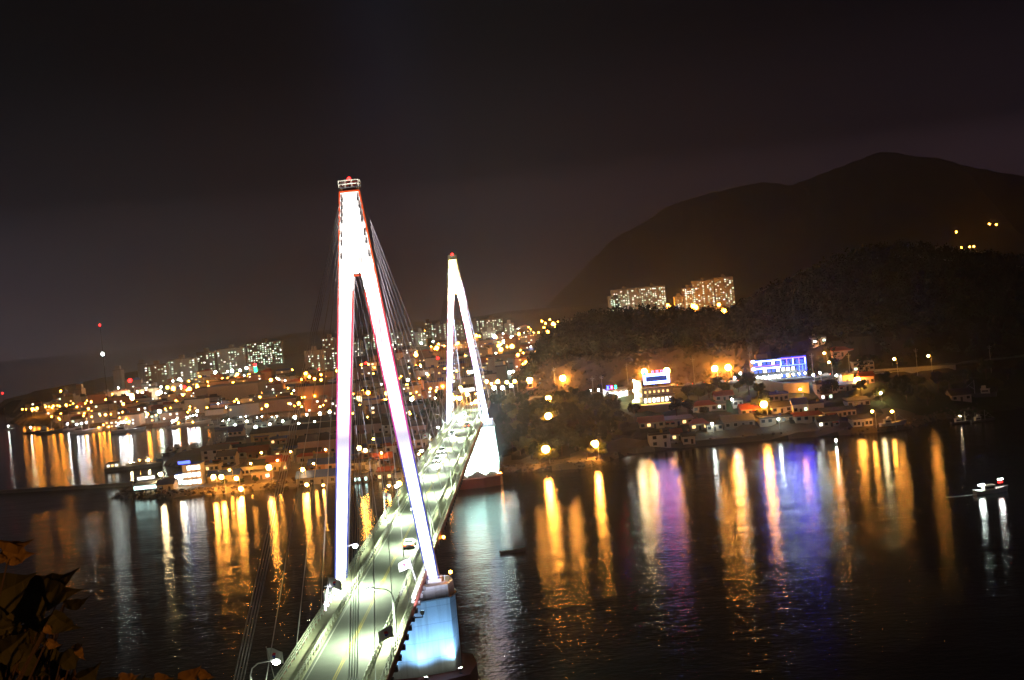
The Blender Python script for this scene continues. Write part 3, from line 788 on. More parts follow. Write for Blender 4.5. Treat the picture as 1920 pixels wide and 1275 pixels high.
# ------------------------------------------------------------------ houses
def house(px0, px1, pyb, hw, depth, wall, roof, kind, label, group, nwin=3, lit=None, storeys=1, cat='house', name='house', yaw=0., door=True, extra=0.):
    gpt = ground((px0+px1)/2, pyb); D = dist(gpt); w = (px1-px0)/F*D
    t = thing(name, label, cat, (gpt[0]-depth/2*math.sin(yaw)*0, gpt[1]+depth/2, gpt[2]-.15), yaw, group)
    b = MB(); b.box(0, 0, -2.5, w, depth, hw+2.5)
    if kind == 'gable':                      # gable ends belong to the wall
        rh = min(2.2, depth*.24)
        for s in (-1, 1):
            x = s*(w/2-.13)
            b.hexa([(x-.12, -depth/2+.02, hw+.002), (x+.12, -depth/2+.02, hw+.002), (x+.12, depth/2-.02, hw+.002), (x-.12, depth/2-.02, hw+.002), (x-.12, -.06, hw+rh), (x+.12, -.06, hw+rh), (x+.12, .06, hw+rh), (x-.12, .06, hw+rh)])
    b.build('wall', M[wall], t)
    b = MB(); ov = .45
    if kind == 'gable':
        for s in (-1, 1):
            e0, e1 = (-w/2-ov, s*(depth/2+ov), hw-.15), (w/2+ov, s*(depth/2+ov), hw-.15)
            r0, r1 = (-w/2-ov, -s*.02, hw+rh+.1), (w/2+ov, -s*.02, hw+rh+.1)
            up = lambda p: (p[0], p[1], p[2]+.18)
            q = [e0, e1, r1, r0] if s < 0 else [e1, e0, r0, r1]
            b.hexa(q+[up(p) for p in q])
        b.box(0, 0, hw+rh+.20, w+2*ov+.05, .35, .16)
    elif kind == 'hip':
        rh = 2.0
        b.hexa([(-w/2-ov, -depth/2-ov, hw+.01), (w/2+ov, -depth/2-ov, hw+.01), (w/2+ov, depth/2+ov, hw+.01), (-w/2-ov, depth/2+ov, hw+.01), (-w/4, -.2, hw+rh), (w/4, -.2, hw+rh), (w/4, .2, hw+rh), (-w/4, .2, hw+rh)])
    elif kind == 'shed':
        b.hexa([(-w/2-ov, -depth/2-ov, hw+.01), (w/2+ov, -depth/2-ov, hw+.01), (w/2+ov, depth/2+ov, hw+.01), (-w/2-ov, depth/2+ov, hw+.01), (-w/2-ov, -depth/2-ov, hw+.25), (w/2+ov, -depth/2-ov, hw+.25), (w/2+ov, depth/2+ov, hw+1.2), (-w/2-ov, depth/2+ov, hw+1.2)])
    else:
        b.box(0, 0, hw+.003, w+.3, depth+.3, .22)
        for s in (-1, 1): b.box(0, s*(depth/2), hw+.225, w+.28, .25, .6); b.box(s*(w/2), 0, hw+.226, .25, depth-.25, .598)
    rf = b.build('roof', M[roof], t)
    if extra:
        b = MB(); b.box(w*.22, depth*.1, hw+.24, min(4, w*.3), min(3.5, depth*.4), extra); b.build('stair_head', M[wall], rf)
    hr = random.Random(int(px0*31+pyb*7))    # lived-in clutter: tanks, flues, lean-tos
    if kind == 'flat' and w > 5:
        b = MB(); tx, ty = hr.uniform(-.3, .3)*w, hr.uniform(-.2, .25)*depth
        b.tube((tx, ty, hw+.62), (tx, ty, hw+1.7), .65, .6, 10); b.tube((tx, ty, hw+1.7), (tx, ty, hw+1.85), .6, .2, 10); b.box(tx, ty, hw+.226, 1.1, 1.1, .39)
        b.build('water_tank', M[hr.choice(['roof_b', 'yellow', 'wall_g'])], rf)
    elif kind in ('gable', 'hip') and hr.random() < .6:
        b = MB(); b.box(w*hr.uniform(-.3, .3), depth*.2, hw+.2, .5, .5, 2.2); b.build('chimney', M['wall_r'], rf)
    if hr.random() < .5 and w > 6:
        b = MB(); lx = w*hr.choice((-.3, .28)); ww_ = w*.3
        b.hexa([(lx-ww_/2, -depth/2-1.8, 1.95), (lx+ww_/2, -depth/2-1.8, 1.95), (lx+ww_/2, -depth/2-.15, 2.35), (lx-ww_/2, -depth/2-.15, 2.35), (lx-ww_/2, -depth/2-1.8, 2.03), (lx+ww_/2, -depth/2-1.8, 2.03), (lx+ww_/2, -depth/2-.15, 2.43), (lx-ww_/2, -depth/2-.15, 2.43)])
        for s in (-1, 1): b.tube((lx+s*(ww_/2-.1), -depth/2-1.7, -1.5), (lx+s*(ww_/2-.1), -depth/2-1.7, 2.0), .05)
        b.build('awning', M[hr.choice(['roof_g', 'roof_b', 'roof_r'])], t)
    lit = lit or {}
    sh = hw/storeys
    for k in range(storeys):
        for i in range(nwin):
            x = -w/2+w*(i+.5)/nwin
            if door and k == 0 and i == nwin//2 and nwin > 1:
                b = MB(); b.box(x, -depth/2-.04, .02, .95, .10, 2.0); b.build('door', M['dark'], t); continue
            ww = min(1.5, w/nwin*.6)
            key = (k, i) if (k, i) in lit else ('all' if 'all' in lit else None)
            b = MB(); b.box(x, -depth/2-.03, k*sh+.9, ww+.24, .10, min(1.3, sh*.5)+.2); f = b.build('window', M['wall_g'] if wall != 'wall_g' else M['wall_w'], t)
            b = MB(); b.box(x, -depth/2-.07, k*sh+1.0, ww, .08, min(1.3, sh*.5)); b.build('pane', E[lit[key]] if key else M['glass'], f)
    return t

VG = 'houses of the shore village'
for a in [
    (1300, 1345, 772, 3.0, 8, 'wall_w', 'roof_r', 'hip', 'white walled house with dull red hipped roof below the cliff road, a shrub in front', 4, None),
    (1345, 1362, 768, 2.8, 7, 'wall_w', 'roof_g', 'flat', 'small pale annex right of the white house with red hipped roof', 2, {(0, 0): 'win_g'}),
    (1342, 1376, 752, 2.8, 7, 'wall_p', 'roof_r', 'gable', 'low house with long red roof behind the white lamp in the upper village', 3, None),
    (1375, 1394, 762, 2.9, 6, 'wall_w', 'roof_d', 'flat', 'small bright white cottage right of the red roofed house', 2, None),
    (1200, 1246, 803, 2.9, 8, 'wall_b', 'roof_p', 'gable', 'house with pink ridged roof at the left end of the lower village', 4, {(0, 1): 'win_o'}),
    (1246, 1300, 798, 2.8, 8, 'wall_b', 'roof_g', 'shed', 'long low house with grey sheet roof right of the pink roof', 5, {(0, 3): 'win_o'}),
    (1219, 1258, 838, 5.2, 9, 'wall_w', 'roof_d', 'flat', 'two storey cream house with blank white wall at the beach edge', 2, None),
    (1260, 1280, 826, 3.0, 7, 'wall_w', 'roof_r', 'gable', 'narrow yard house with orange lit front between the cream house and the white hut', 2, {(0, 0): 'win_o'}),
    (1281, 1304, 832, 3.4, 5, 'wall_w', 'roof_d', 'gable', 'little white gabled hut with one dark window on the beach', 2, None),
    (1296, 1330, 806, 2.8, 7, 'wall_b', 'roof_r', 'hip', 'orange lit house behind the little white hut', 3, {(0, 0): 'win_o', (0, 2): 'win_o'}),
    (1326, 1356, 808, 2.8, 7, 'wall_b', 'roof_d', 'shed', 'dark roofed shed right of the white lamp in the lower village', 3, None),
    (1358, 1416, 802, 3.0, 12, 'wall_g', 'roof_g', 'gable', 'large shed with pale grey roof in the middle of the village', 4, {(0, 2): 'win_g'}),
    (1390, 1424, 778, 2.8, 8, 'wall_p', 'roof_r', 'gable', 'dim house with rusty red roof left of the orange lit bush', 3, None),
    (1443, 1479, 752, 3.2, 8, 'wall_b', 'roof_b', 'flat', 'beige house with flat blue roof below the retaining wall', 4, None),
    (1447, 1486, 774, 2.9, 8, 'wall_w', 'roof_d', 'gable', 'grey white house with dark roof right of the orange lit bush', 3, None),
    (1488, 1516, 774, 4.0, 8, 'wall_w', 'roof_b', 'gable', 'gabled house with blue roof edge in the middle of the village', 3, {(0, 2): 'win_g'}),
    (1517, 1546, 774, 4.2, 7, 'wall_b', 'roof_d', 'flat', 'plain beige box house right of the blue gabled house', 1, None),
    (1540, 1562, 750, 2.9, 7, 'wall_g', 'roof_d', 'flat', 'grey house with a bright window under the barred facade', 3, {(0, 0): 'win_big', (0, 2): 'win_g'}),
    (1546, 1606, 783, 3.0, 8, 'wall_b', 'roof_d', 'shed', 'long low barrack with a row of dark windows at the quay', 7, None),
    (1425, 1490, 794, 2.6, 8, 'wall_b', 'roof_d', 'flat', 'long low wall house behind the small white lamp near the water', 5, None),
    (1492, 1546, 790, 2.6, 7, 'wall_b', 'roof_r', 'shed', 'low dark red roofed house lit orange at its right end', 4, {(0, 3): 'win_o'}),
    (1535, 1575, 801, 2.8, 7, 'wall_g', 'roof_d', 'gable', 'dark quay house with two small white windows', 4, {(0, 0): 'win_w', (0, 2): 'win_g'}),
    (1600, 1637, 800, 3.4, 8, 'wall_w', 'roof_d', 'shed', 'boat shed with bright orange lit front and dark windows under the quay lamp', 5, None),
    (1590, 1632, 763, 2.8, 8, 'wall_w', 'roof_d', 'shed', 'pale house with long curved eave on the slope above the boat shed', 4, None),
    (1532, 1571, 738, 4.6, 8, 'wall_b', 'roof_d', 'flat', 'barred orange lit building front right of the retaining wall', 8, None),
    (1580, 1601, 720, 4.2, 7, 'wall_b', 'roof_d', 'flat', 'ochre lit house with blank wall left of the street lamp under the guard wall', 1, None),
    (1615, 1640, 720, 3.6, 7, 'wall_p', 'roof_r', 'gable', 'pinkish lit house right of the street lamp under the guard wall', 3, {(0, 0): 'win_o'}),
    (1572, 1607, 732, 2.6, 8, 'wall_g', 'roof_b', 'shed', 'house with broad blue sheet roof below the ochre lit house', 3, None),
    (1600, 1640, 696, 4.2, 9, 'wall_b', 'roof_g', 'flat', 'pale two storey house left of the lit guard wall', 4, {(0, 0): 'win_g'}),
    (1524, 1550, 645, 3.4, 7, 'wall_w', 'roof_d', 'flat', 'house with white lit front high on the dark hill', 3, {(0, 0): 'win_big', (0, 2): 'win_cy'}),
    (1560, 1600, 668, 3.0, 8, 'wall_p', 'roof_r', 'gable', 'dim red roofed house by the hill path', 3, None),
    (1785, 1822, 752, 3.0, 9, 'wall_g', 'roof_d', 'gable', 'barely lit shed on the dark shore at the far right', 3, None),
]:
    house(*a[:9], group=VG, nwin=a[9], lit=a[10], storeys=2 if 'two storey' in a[8] else 1)

# walls and the road barrier
def wall_run(pts, hgt, thick, m, label, cat='wall', name='retaining_wall', base=-1.0):
    t = thing(name, label, cat, (0, 0, 0))
    b = MB()
    for (x0, y0, z0), (x1, y1, z1) in zip(pts, pts[1:]):
        d = Vector((x1-x0, y1-y0, 0)).normalized(); n = Vector((-d.y, d.x, 0))*thick/2
        b.hexa([(x0-n.x, y0-n.y, z0+base), (x1-n.x, y1-n.y, z1+base), (x1+n.x, y1+n.y, z1+base), (x0+n.x, y0+n.y, z0+base),
                (x0-n.x, y0-n.y, z0+hgt), (x1-n.x, y1-n.y, z1+hgt), (x1+n.x, y1+n.y, z1+hgt), (x0+n.x, y0+n.y, z0+hgt)])
    b.build('wall', m, t)
    b = MB()
    for (x0, y0, z0), (x1, y1, z1) in zip(pts, pts[1:]):
        d = Vector((x1-x0, y1-y0, 0)).normalized(); n = Vector((-d.y, d.x, 0))*(thick/2+.12)
        b.hexa([(x0-n.x, y0-n.y, z0+hgt+.003), (x1-n.x, y1-n.y, z1+hgt+.003), (x1+n.x, y1+n.y, z1+hgt+.003), (x0+n.x, y0+n.y, z0+hgt+.003),
                (x0-n.x, y0-n.y, z0+hgt+.2), (x1-n.x, y1-n.y, z1+hgt+.2), (x1+n.x, y1+n.y, z1+hgt+.2), (x0+n.x, y0+n.y, z0+hgt+.2)])
    b.build('coping', M['concrete'], t)
    return t
wall_run([tuple(ground(px, py)) for px, py in ((1640, 701), (1690, 698), (1740, 695), (1792, 692))], 1.9, .5, M['concrete'], 'long pale concrete guard wall of the cliff road, lit orange', name='guard_wall')
wall_run([tuple(ground(px, py)) for px, py in ((1418, 728), (1470, 738), (1518, 736))], 4.6, .6, M['wall_b'], 'retaining wall under the blue neon restaurant with an orange lit patch')
wall_run([tuple(ground(px, py)) for px, py in ((1183, 770), (1230, 773), (1277, 765))], 2.6, .6, M['wall_b'], 'brown retaining wall carrying the terrace of the yellow lit restaurant')

# road along the foot of the cliff, laid on the terrain
def cliff_road():
    xs = [0, 6, 14, 25, 54, 91, 119, 149, 182, 213, 300, 420]
    ys = [Y_B+.2, 395, 420, 437, 429, 425, 417, 404, 398, 402, 425, 452]
    b = MB(); pts = []
    for k in range(len(xs)-1):
        for q in range(4):
            t = q/4; pts.append(Vector((xs[k]+(xs[k+1]-xs[k])*t, ys[k]+(ys[k+1]-ys[k])*t, 0)))
    L = []
    for i, p in enumerate(pts):
        d = (pts[min(i+1, len(pts)-1)]-pts[max(i-1, 0)]).normalized(); n = Vector((-d.y, d.x, 0))
        z = zd(Y_B) if i < 2 else max(hz(p.x+n.x*3.5, p.y+n.y*3.5), hz(p.x, p.y), hz(p.x-n.x*3.5, p.y-n.y*3.5))+.12
        L.append((p+n*3.6, p-n*3.6, z))
    for (a, b0, z0), (c, d0, z1) in zip(L, L[1:]):
        b.hexa([(b0.x, b0.y, z0-.6), (d0.x, d0.y, z1-.6), (c.x, c.y, z1-.6), (a.x, a.y, z0-.6), (b0.x, b0.y, z0), (d0.x, d0.y, z1), (c.x, c.y, z1), (a.x, a.y, z0)])
    tag(b.build('road', M['asphalt']), kind='structure')
cliff_road()

# ------------------------------------------------------------------ restaurants
def frame_of(px, py, z_off=0.):
    g_ = ground(px, py); return g_, dist(g_)/F
def restaurant_yellow():
    g_, s = frame_of(1230, 757)
    w = 84*s
    t = thing('restaurant', 'yellow lit seafood restaurant with terrace, stair tower and blue-white framed roof sign', 'restaurant', (g_[0], g_[1]+5, g_[2]-.1))
    b = MB(); b.box(3.0, 1, -2, w*.62, 9, 6.2); b.box(3.0, 1.5, 4.203, w*.56, 7, 3.0); b.build('wall', M['wall_b'], t)
    b = MB(); b.box(3.0, .8, 7.21, w*.62, 9, .3); b.box(3.0, -4.0, 3.8, w*.62, 1.6, .25); rf = b.build('roof', M['roof_d'], t)
    b = MB(); b.box(-w*.36, -.5, -2, 3.6, 3.6, 13.5); tw = b.build('stair_tower', M['wall_w'], t)
    for k in range(4):
        b = MB(); b.box(-w*.36+(.6 if k % 2 else -.5), -2.34, 1.2+2.5*k, 1.5, .08, 1.5); b.build('window', E['win_y'], tw)
    for k in range(7):
        b = MB(); b.box(-w*.22+k*w*.095, -3.54, .7, w*.07, .08, 2.2); f = b.build('window', M['dark'], t)
        b = MB(); b.box(-w*.22+k*w*.095, -3.60, .8, w*.06, .08, 2.0); b.build('pane', E['win_big'] if k in (0, 2, 3, 5, 6) else E['win_y'], f)
    for k in range(6):
        b = MB(); b.box(-w*.20+k*w*.10, -2.03, 5.0, w*.05, .08, 1.2); f = b.build('window', M['dark'], t)
        b = MB(); b.box(-w*.20+k*w*.10, -2.08, 5.05, w*.044, .06, 1.1); b.build('pane', E['win_o'], f)
    b = MB(); b.box(2.0, -7.2, -2.0, w*1.05, 6, 2.0); tr = b.build('terrace', M['concrete'], t)
    b = MB(); b.box(2.8, -10.1, .45, w*.98, .14, .2); b.build('light_strip', E['neon_o'], tr)
    b = MB()
    for k in range(14): b.box(2.8-w*.48+k*w*.98/13.3, -10.12, .003, .1, .1, .44)
    b.build('railing', M['steel'], tr)
    # sign on the roof: glowing frame, dark panel, row of red characters above (illegible in the photo)
    sw, sh, zc, xc = 49*s, 19*s, 11.6, 1.6
    b = MB()
    for k in (-1, 0, 1): b.box(xc+k*sw*.35, -.6, 7.4, .2, .2, 2.4)
    b.build('sign_post', M['dark'], t)
    b = MB(); b.box(xc, -1, zc-sh/2, sw, .5, sh); sg = b.build('roof_sign', M['dark'], t)
    b = MB(); e = 1.15
    b.box(xc, -1.32, zc-sh/2, sw, .12, e); b.box(xc, -1.32, zc+sh/2-e, sw, .12, e)
    for k in (-1, 1): b.box(xc+k*(sw/2-e/2), -1.321, zc-sh/2+e, e, .12, sh-2*e)
    b.build('neon_frame', E['neon_w'], sg)
    b = MB(); b.box(xc-.3, -1.31, zc-sh/2+e+.1, sw-2*e-.6, .1, sh-2*e-.2); b.build('neon_panel', E['far_b'], sg)
    for k, f_ in enumerate((0, 1, 2, 3)):
        b = MB(); x = xc-1.5+k*2.1; z = zc+sh/2+.15
        b.box(x, -1.2, z, 1.3, .12, .22); b.box(x-.4, -1.2, z+.23, .2, .12, .8); b.box(x+.4, -1.2, z+.23, .2, .12, .8); b.box(x, -1.2, z+1.04, 1.3, .12, .22)
        if k % 2: b.box(x, -1.201, z+.55, .55, .12, .2)
        b.build('sign_character', E['neon_r'], sg)
    b = MB(); b.ball((xc-sw/2+.8, -1.1, zc+sh/2+.4), 1.0, nu=10, nv=6); b.build('neon_emblem', E['neon_g'], sg)
    for k in range(5):
        b = MB(); b.ball((-w*.36-2.6+.25*k+(k % 2)*1.3, -2.8, 2.0+2.4*k), .5); b.tube((-w*.36-2.6+.25*k+(k % 2)*1.3, -2.8, 2.0+2.4*k), (-w*.36-1, -2.2, 2.0+2.4*k), .05); b.build('wall_lamp', E['lamp_y'], tw)
E['far_b'] = emit('sign_panel_blue', (.06, .10, .45), .6, False)
restaurant_yellow()

def restaurant_white():
    g_, s = frame_of(1156, 747)
    w = 42*s
    t = thing('restaurant', 'glaring white lit restaurant with bright wall left of the yellow lit one', 'restaurant', (g_[0], g_[1]+4, g_[2]-.1), .12)
    b = MB(); b.box(0, 0, -2, w, 8, 6.4); b.build('wall', M['white'], t)
    b = MB(); b.box(0, 0, 4.403, w+.6, 8.6, .35); rf = b.build('roof', M['roof_g'], t)
    for k, m in enumerate(('neon_b', 'neon_r', 'far_g')):
        b = MB(); b.box(-w*.38+k*1.9, -3.2, 4.76, .9, .3, 1.6); b.build('sign_box', E[m], rf)
    for k in range(5):
        b = MB(); b.box(-w*.4+k*w*.2, -4.04, .9, w*.15, .1, 2.3); f = b.build('window', M['dark'], t)
        b = MB(); b.box(-w*.4+k*w*.2, -4.10, 1.0, w*.13, .08, 2.1); b.build('pane', E['win_big'], f)
    b = MB(); b.box(w*.1, -5.2, 3.3, w*.9, 2.2, .15); b.build('awning', M['white'], t)
    for k in range(4):
        b = MB(); b.ball((-w*.35+k*w*.25, -6.2, 3.0), .32); b.build('eave_lamp', E['lamp_w'], t)
restaurant_white()

def restaurant_blue():
    g_, s = frame_of(1466, 713)
    w = 100*s
    t = thing('restaurant', 'three storey restaurant outlined in blue and violet neon below the dark hill', 'restaurant', (g_[0], g_[1]+6, g_[2]-.1), -.02)
    b = MB(); b.box(-w*.25, 0, -2, w*.5, 11, 12.4); b.box(w*.25, .8, -2, w*.5-.01, 10.6, 12.9); b.build('wall', M['wall_d'], t)
    b = MB(); b.box(-w*.25, 0, 10.403, w*.51, 11.4, .3); b.box(w*.255, .8, 10.91, w*.50, 11, .3)
    for z, dd in ((3.3, -5.9), (6.9, -5.8)): b.box(-w*.25, dd, z, w*.5, .9, .3)
    rf = b.build('roof', M['roof_d'], t)
    b = MB(); b.box(-w*.30, 1.5, 10.71, 5.6, 4, 2.2); b.build('stair_head', M['wall_p'], rf)
    # neon tubes
    def tube(nm, m, *boxes):
        b = MB()
        for q in boxes: b.box(*q)
        b.build(nm, E[m], t)
    tube('neon_tube', 'neon_w', (-w*.25, -6.42, 9.6, w*.5, .12, .5)); tube('neon_tube', 'neon_w', (-w*.25, -6.42, 6.1, w*.5, .12, .7))
    tube('neon_tube', 'neon_v', (-w*.25, -5.62, 7.3, w*.48, .12, .35)); tube('neon_tube', 'neon_v', (w*.25, -4.62, 9.9, w*.48, .12, .4)); tube('neon_tube', 'neon_b', (w*.25, -4.62, 6.6, w*.48, .12, .4))
    for k in range(5): tube('neon_tube', 'neon_v' if k % 2 else 'neon_w', (w*.02+k*w*.115, -4.64, 7.05, .35, .12, 2.8))
    for k in range(3): tube('neon_tube', 'neon_b', (w*.36+k*w*.06, -4.66, 3.9, .3, .12, 2.6))
    for k in (0, 1): 
        b = MB(); b.ball((-w*.5, -6.0, 6.5+3.4*k), 1.0, nu=10, nv=6, sz=.8); b.build('corner_lamp', E['neon_w'], t)
    for k in range(6):
        for st, z in enumerate((1.0, 4.2, 7.8)):
            lit = ('win_big' if st == 0 else 'win_w' if (k+st) % 3 == 0 else 'far_b2')
            b = MB(); b.box(-w*.46+k*w*.083, -5.56, z, w*.07, .1, 1.7); f = b.build('window', M['dark'], t)
            b = MB(); b.box(-w*.46+k*w*.083, -5.60, z+.1, w*.06, .08, 1.5); b.build('pane', E[lit], f)
    for k in range(5):
        for st, z in enumerate((1.0, 4.2, 7.4)):
            lit = ('win_w' if st == 1 and k < 3 else 'win_o' if st == 0 and k == 1 else 'far_b2')
            b = MB(); b.box(w*.06+k*w*.09, -4.56, z, w*.072, .1, 1.8); f = b.build('window', M['dark'], t)
            b = MB(); b.box(w*.06+k*w*.09, -4.60, z+.1, w*.062, .08, 1.6); b.build('pane', E[lit], f)
    for k in range(9):
        b = MB(); x = -w*.45+k*w*.11; b.tube((x, -8.2, 0), (x, -8.2, 2.4), .05, mi=1); b.ball((x, -8.2, 2.6), .42); b.build('forecourt_lamp', [E['lamp_w'], M['steel']], t)
E['far_b2'] = emit('window_blue', (.12, .22, .9), 1.2, False)
restaurant_blue()

def pavilion():
    g_, s = frame_of(1008, 727)
    t = thing('pavilion', 'dark tile-roofed Korean pavilion at the left end of the cliff', 'pavilion', (g_[0], g_[1]+4, g_[2]))
    b = MB()
    for x in (-4.6, -1.6, 1.6, 4.6):
        for y in (-3.2, 3.2): b.tube((x, y, -1), (x, y, 3.6), .22)
    b.box(0, 0, -.9, 11, 8, 1.2); b.build('column', M['wall_r'], t)
    b = MB(); prof = [(1.0, 3.3), (.72, 3.85), (.42, 4.7), (.16, 5.8)]
    for (k0, z0), (k1, z1) in zip(prof, prof[1:]):
        q = lambda k, z: [(-8*k, -6*k, z), (8*k, -6*k, z), (8*k, 6*k, z), (-8*k, 6*k, z)]
        b.hexa(q(k0, z0)+q(k1, z1))
    b.box(0, 0, 5.8, 3.4, .5, .6)
    for sx in (-1, 1):
        for sy in (-1, 1): b.hexa([(sx*8-.3, sy*6-.3, 3.2), (sx*8+.3, sy*6-.3, 3.2), (sx*8+.3, sy*6+.3, 3.2), (sx*8-.3, sy*6+.3, 3.2), (sx*8.5-.1, sy*6.4-.1, 3.95), (sx*8.5+.1, sy*6.4-.1, 3.95), (sx*8.5+.1, sy*6.4+.1, 3.95), (sx*8.5-.1, sy*6.4+.1, 3.95)])
    b.build('roof', M['roof_d'], t)
pavilion()

# ------------------------------------------------------------------ the low spit: restaurant, quay houses, warehouses
def spit():
    def box_on(px, py): g_ = ground(px, py); return g_, dist(g_)/F
    # floating restaurant with glass hall on a dark barge
    p = on_water(271, 931); s = dist(p)/F
    t = thing('floating_restaurant', 'dark barge with a cyan lit glass hall moored at the tip of the spit', 'barge', (p[0], p[1]+4, 0), .10)
    w = 43*s
    b = MB(); b.hexa([(-w/2+.5, -3.6, -1), (w/2-.5, -3.6, -1), (w/2-.5, 3.6, -1), (-w/2+.5, 3.6, -1), (-w/2, -4, 2.6), (w/2, -4, 2.6), (w/2, 4, 2.6), (-w/2, 4, 2.6)]); b.build('hull', M['hull_d'], t)
    b = MB(); b.box(0, .4, 2.603, w*.98, 6.6, 2.4); b.build('hall', M['wall_w'], t)
    for k in range(8):
        x = -w*.43+k*w*.123
        b = MB(); b.box(x, -2.94, 2.9, w*.11, .1, 1.7); f = b.build('window', M['dark'], t)
        b = MB(); b.box(x, -3.0, 3.0, w*.10, .08, 1.5); b.build('pane', E['win_cy'], f)
    b = MB(); b.hexa([(-w*.5, -3.4, 5.01), (w*.5, -3.4, 5.01), (w*.5, 4, 5.01), (-w*.5, 4, 5.01), (-w*.46, -2.4, 5.6), (w*.46, -2.4, 5.6), (w*.46, 3.4, 5.9), (-w*.46, 3.4, 5.9)]); b.build('roof', M['roof_g'], t)
    p = on_water(262, 905); s = dist(p)/F
    t = thing('barge', 'low white lit landing barge behind the glass hall', 'barge', (p[0]+2, p[1], 0), .25)
    b = MB(); b.hexa([(-6.2, -2, -.8), (6.2, -2, -.8), (6.2, 2, -.8), (-6.2, 2, -.8), (-6.6, -2.3, 1.0), (6.6, -2.3, 1.0), (6.6, 2.3, 1.0), (-6.6, 2.3, 1.0)]); b.build('hull', M['hull_d'], t)
    b = MB(); b.box(1.2, 0, 1.003, 8.5, 3.2, 2.0); b.box(1.2, 0, 3.01, 9.4, 4.0, .2); b.build('cabin', M['wall_w'], t)
    b = MB(); b.box(1.2, -1.66, 1.5, 7.6, .08, 1.2); b.build('window', E['win_big'], t)
    # the three storey white restaurant
    g_, s = box_on(352, 912); w = 56*s
    t = thing('restaurant', 'three storey quay restaurant with glaring white windows on the spit', 'restaurant', (g_[0], g_[1]+5, g_[2]-.1), .08)
    b = MB(); b.box(w*.14, 0, -2, w*.62, 9, 11.2); b.box(-w*.30, .4, -2, w*.28, 8, 7.2); b.build('wall', M['wall_w'], t)
    b = MB(); b.box(w*.14, 0, 9.203, w*.65, 9.6, .3); b.box(-w*.30, .4, 5.203, w*.30, 8.6, .3); rf = b.build('roof', M['roof_b'], t)
    b = MB(); b.box(-w*.12, -2, 9.51, 5, .3, 1.2); b.build('sign_box', E['sign_b'], rf)
    for st in range(3):
        for k in range(4):
            if st == 2 and k == 0: continue
            x = -w*.10+k*w*.155
            b = MB(); b.box(x, -4.54, .8+3*st, w*.135, .1, 2.0); f = b.build('window', M['dark'], t)
            b = MB(); b.box(x, -4.6, .9+3*st, w*.12, .08, 1.8); b.build('pane', E['win_big'], f)
    for k in range(3):
        x = -w*.40+k*w*.10
        b = MB(); b.box(x, -3.64, 1, w*.08, .1, 1.8); f = b.build('window', M['dark'], t)
        b = MB(); b.box(x, -3.7, 1.1, w*.07, .08, 1.6); b.build('pane', E['win_cy'] if k else E['win_o'], f)
        b = MB(); b.ball((x, -4.0, 4.6), .42); b.build('wall_lamp', E['lamp_w'] if k != 1 else E['lamp_y'], t)
spit()
SG = 'buildings on the low spit of land'
for a in [
    (295, 326, 921, 3.0, 7, 'wall_w', 'roof_b', 'gable', 'small plain white house with one dark window and blue roof at the water', 2, None, 1),
    (378, 412, 898, 6.4, 8, 'wall_b', 'roof_d', 'flat', 'yellow lit two storey house right of the white windowed restaurant', 4, {(0, 1): 'win_o', (1, 0): 'win_o', (1, 1): 'win_o'}, 2),
    (408, 436, 893, 4.2, 8, 'wall_b', 'roof_d', 'flat', 'orange lit house between the quay lamps', 3, None, 1),
    (452, 500, 890, 4.0, 9, 'wall_w', 'roof_d', 'shed', 'long whitewashed barrack with dark doors on the spit', 6, None, 1),
    (500, 540, 884, 4.4, 8, 'wall_b', 'roof_r', 'gable', 'orange lit house right beside the bright lamp on the spit', 4, {(0, 3): 'win_o'}, 1),
    (463, 502, 859, 3.6, 9, 'wall_r', 'roof_r', 'gable', 'brick red building with red roof in the middle of the spit', 3, None, 1),
    (528, 548, 866, 4.6, 5, 'wall_w', 'roof_d', 'flat', 'small kiosk glowing bright yellow on the spit', 1, {'all': 'win_y'}, 1),
    (560, 634, 852, 7.0, 14, 'wall_p', 'roof_d', 'gable', 'brownish shed with dark gable roof left of the near tower leg', 4, None, 1),
    (556, 634, 908, 3.2, 9, 'wall_g', 'roof_b', 'gable', 'dim low house with dark blue roof left of the near tower leg', 4, None, 1),
    (470, 640, 822, 5.0, 16, 'wall_b', 'roof_d', 'gable', 'very long dark roofed warehouse on the spit behind the red roof', 9, None, 1),
    (560, 640, 806, 5.5, 18, 'wall_b', 'roof_d', 'gable', 'broad dark warehouse at the harbour edge left of the near tower', 5, None, 1),
    (664, 735, 812, 5.5, 16, 'wall_p', 'roof_d', 'gable', 'dark warehouse with long eave seen between the near tower legs', 5, None, 1),
    (690, 720, 862, 5.0, 9, 'wall_b', 'roof_d', 'flat', 'orange lit house beside the tall lamp between the near tower legs', 3, {(0, 0): 'win_o'}, 1),
    (664, 690, 905, 3.4, 8, 'wall_g', 'roof_g', 'flat', 'low building with cyan window band between the near tower legs', 4, {'all': 'win_cy'}, 1),
    (688, 706, 889, 4.2, 6, 'wall_w', 'roof_g', 'flat', 'small pale block at the foot of the tall lamp between the tower legs', 1, None, 1),
    (708, 735, 900, 3.6, 7, 'wall_b', 'roof_r', 'shed', 'orange trimmed cafe between the near tower legs', 3, {'all': 'win_o'}, 1),
    (738, 764, 905, 3.4, 8, 'wall_g', 'roof_g', 'flat', 'grey house by the water right of the near tower right leg', 3, None, 1),
    (765, 800, 815, 4.6, 10, 'wall_p', 'roof_d', 'gable', 'dim pinkish house left of the bridge before the far tower', 4, None, 1),
    (770, 812, 838, 3.6, 10, 'wall_b', 'roof_d', 'shed', 'low brown house under the left edge of the bridge', 4, None, 1),
]:
    house(*a[:9], group=SG, nwin=a[9], lit=a[10], storeys=a[11])
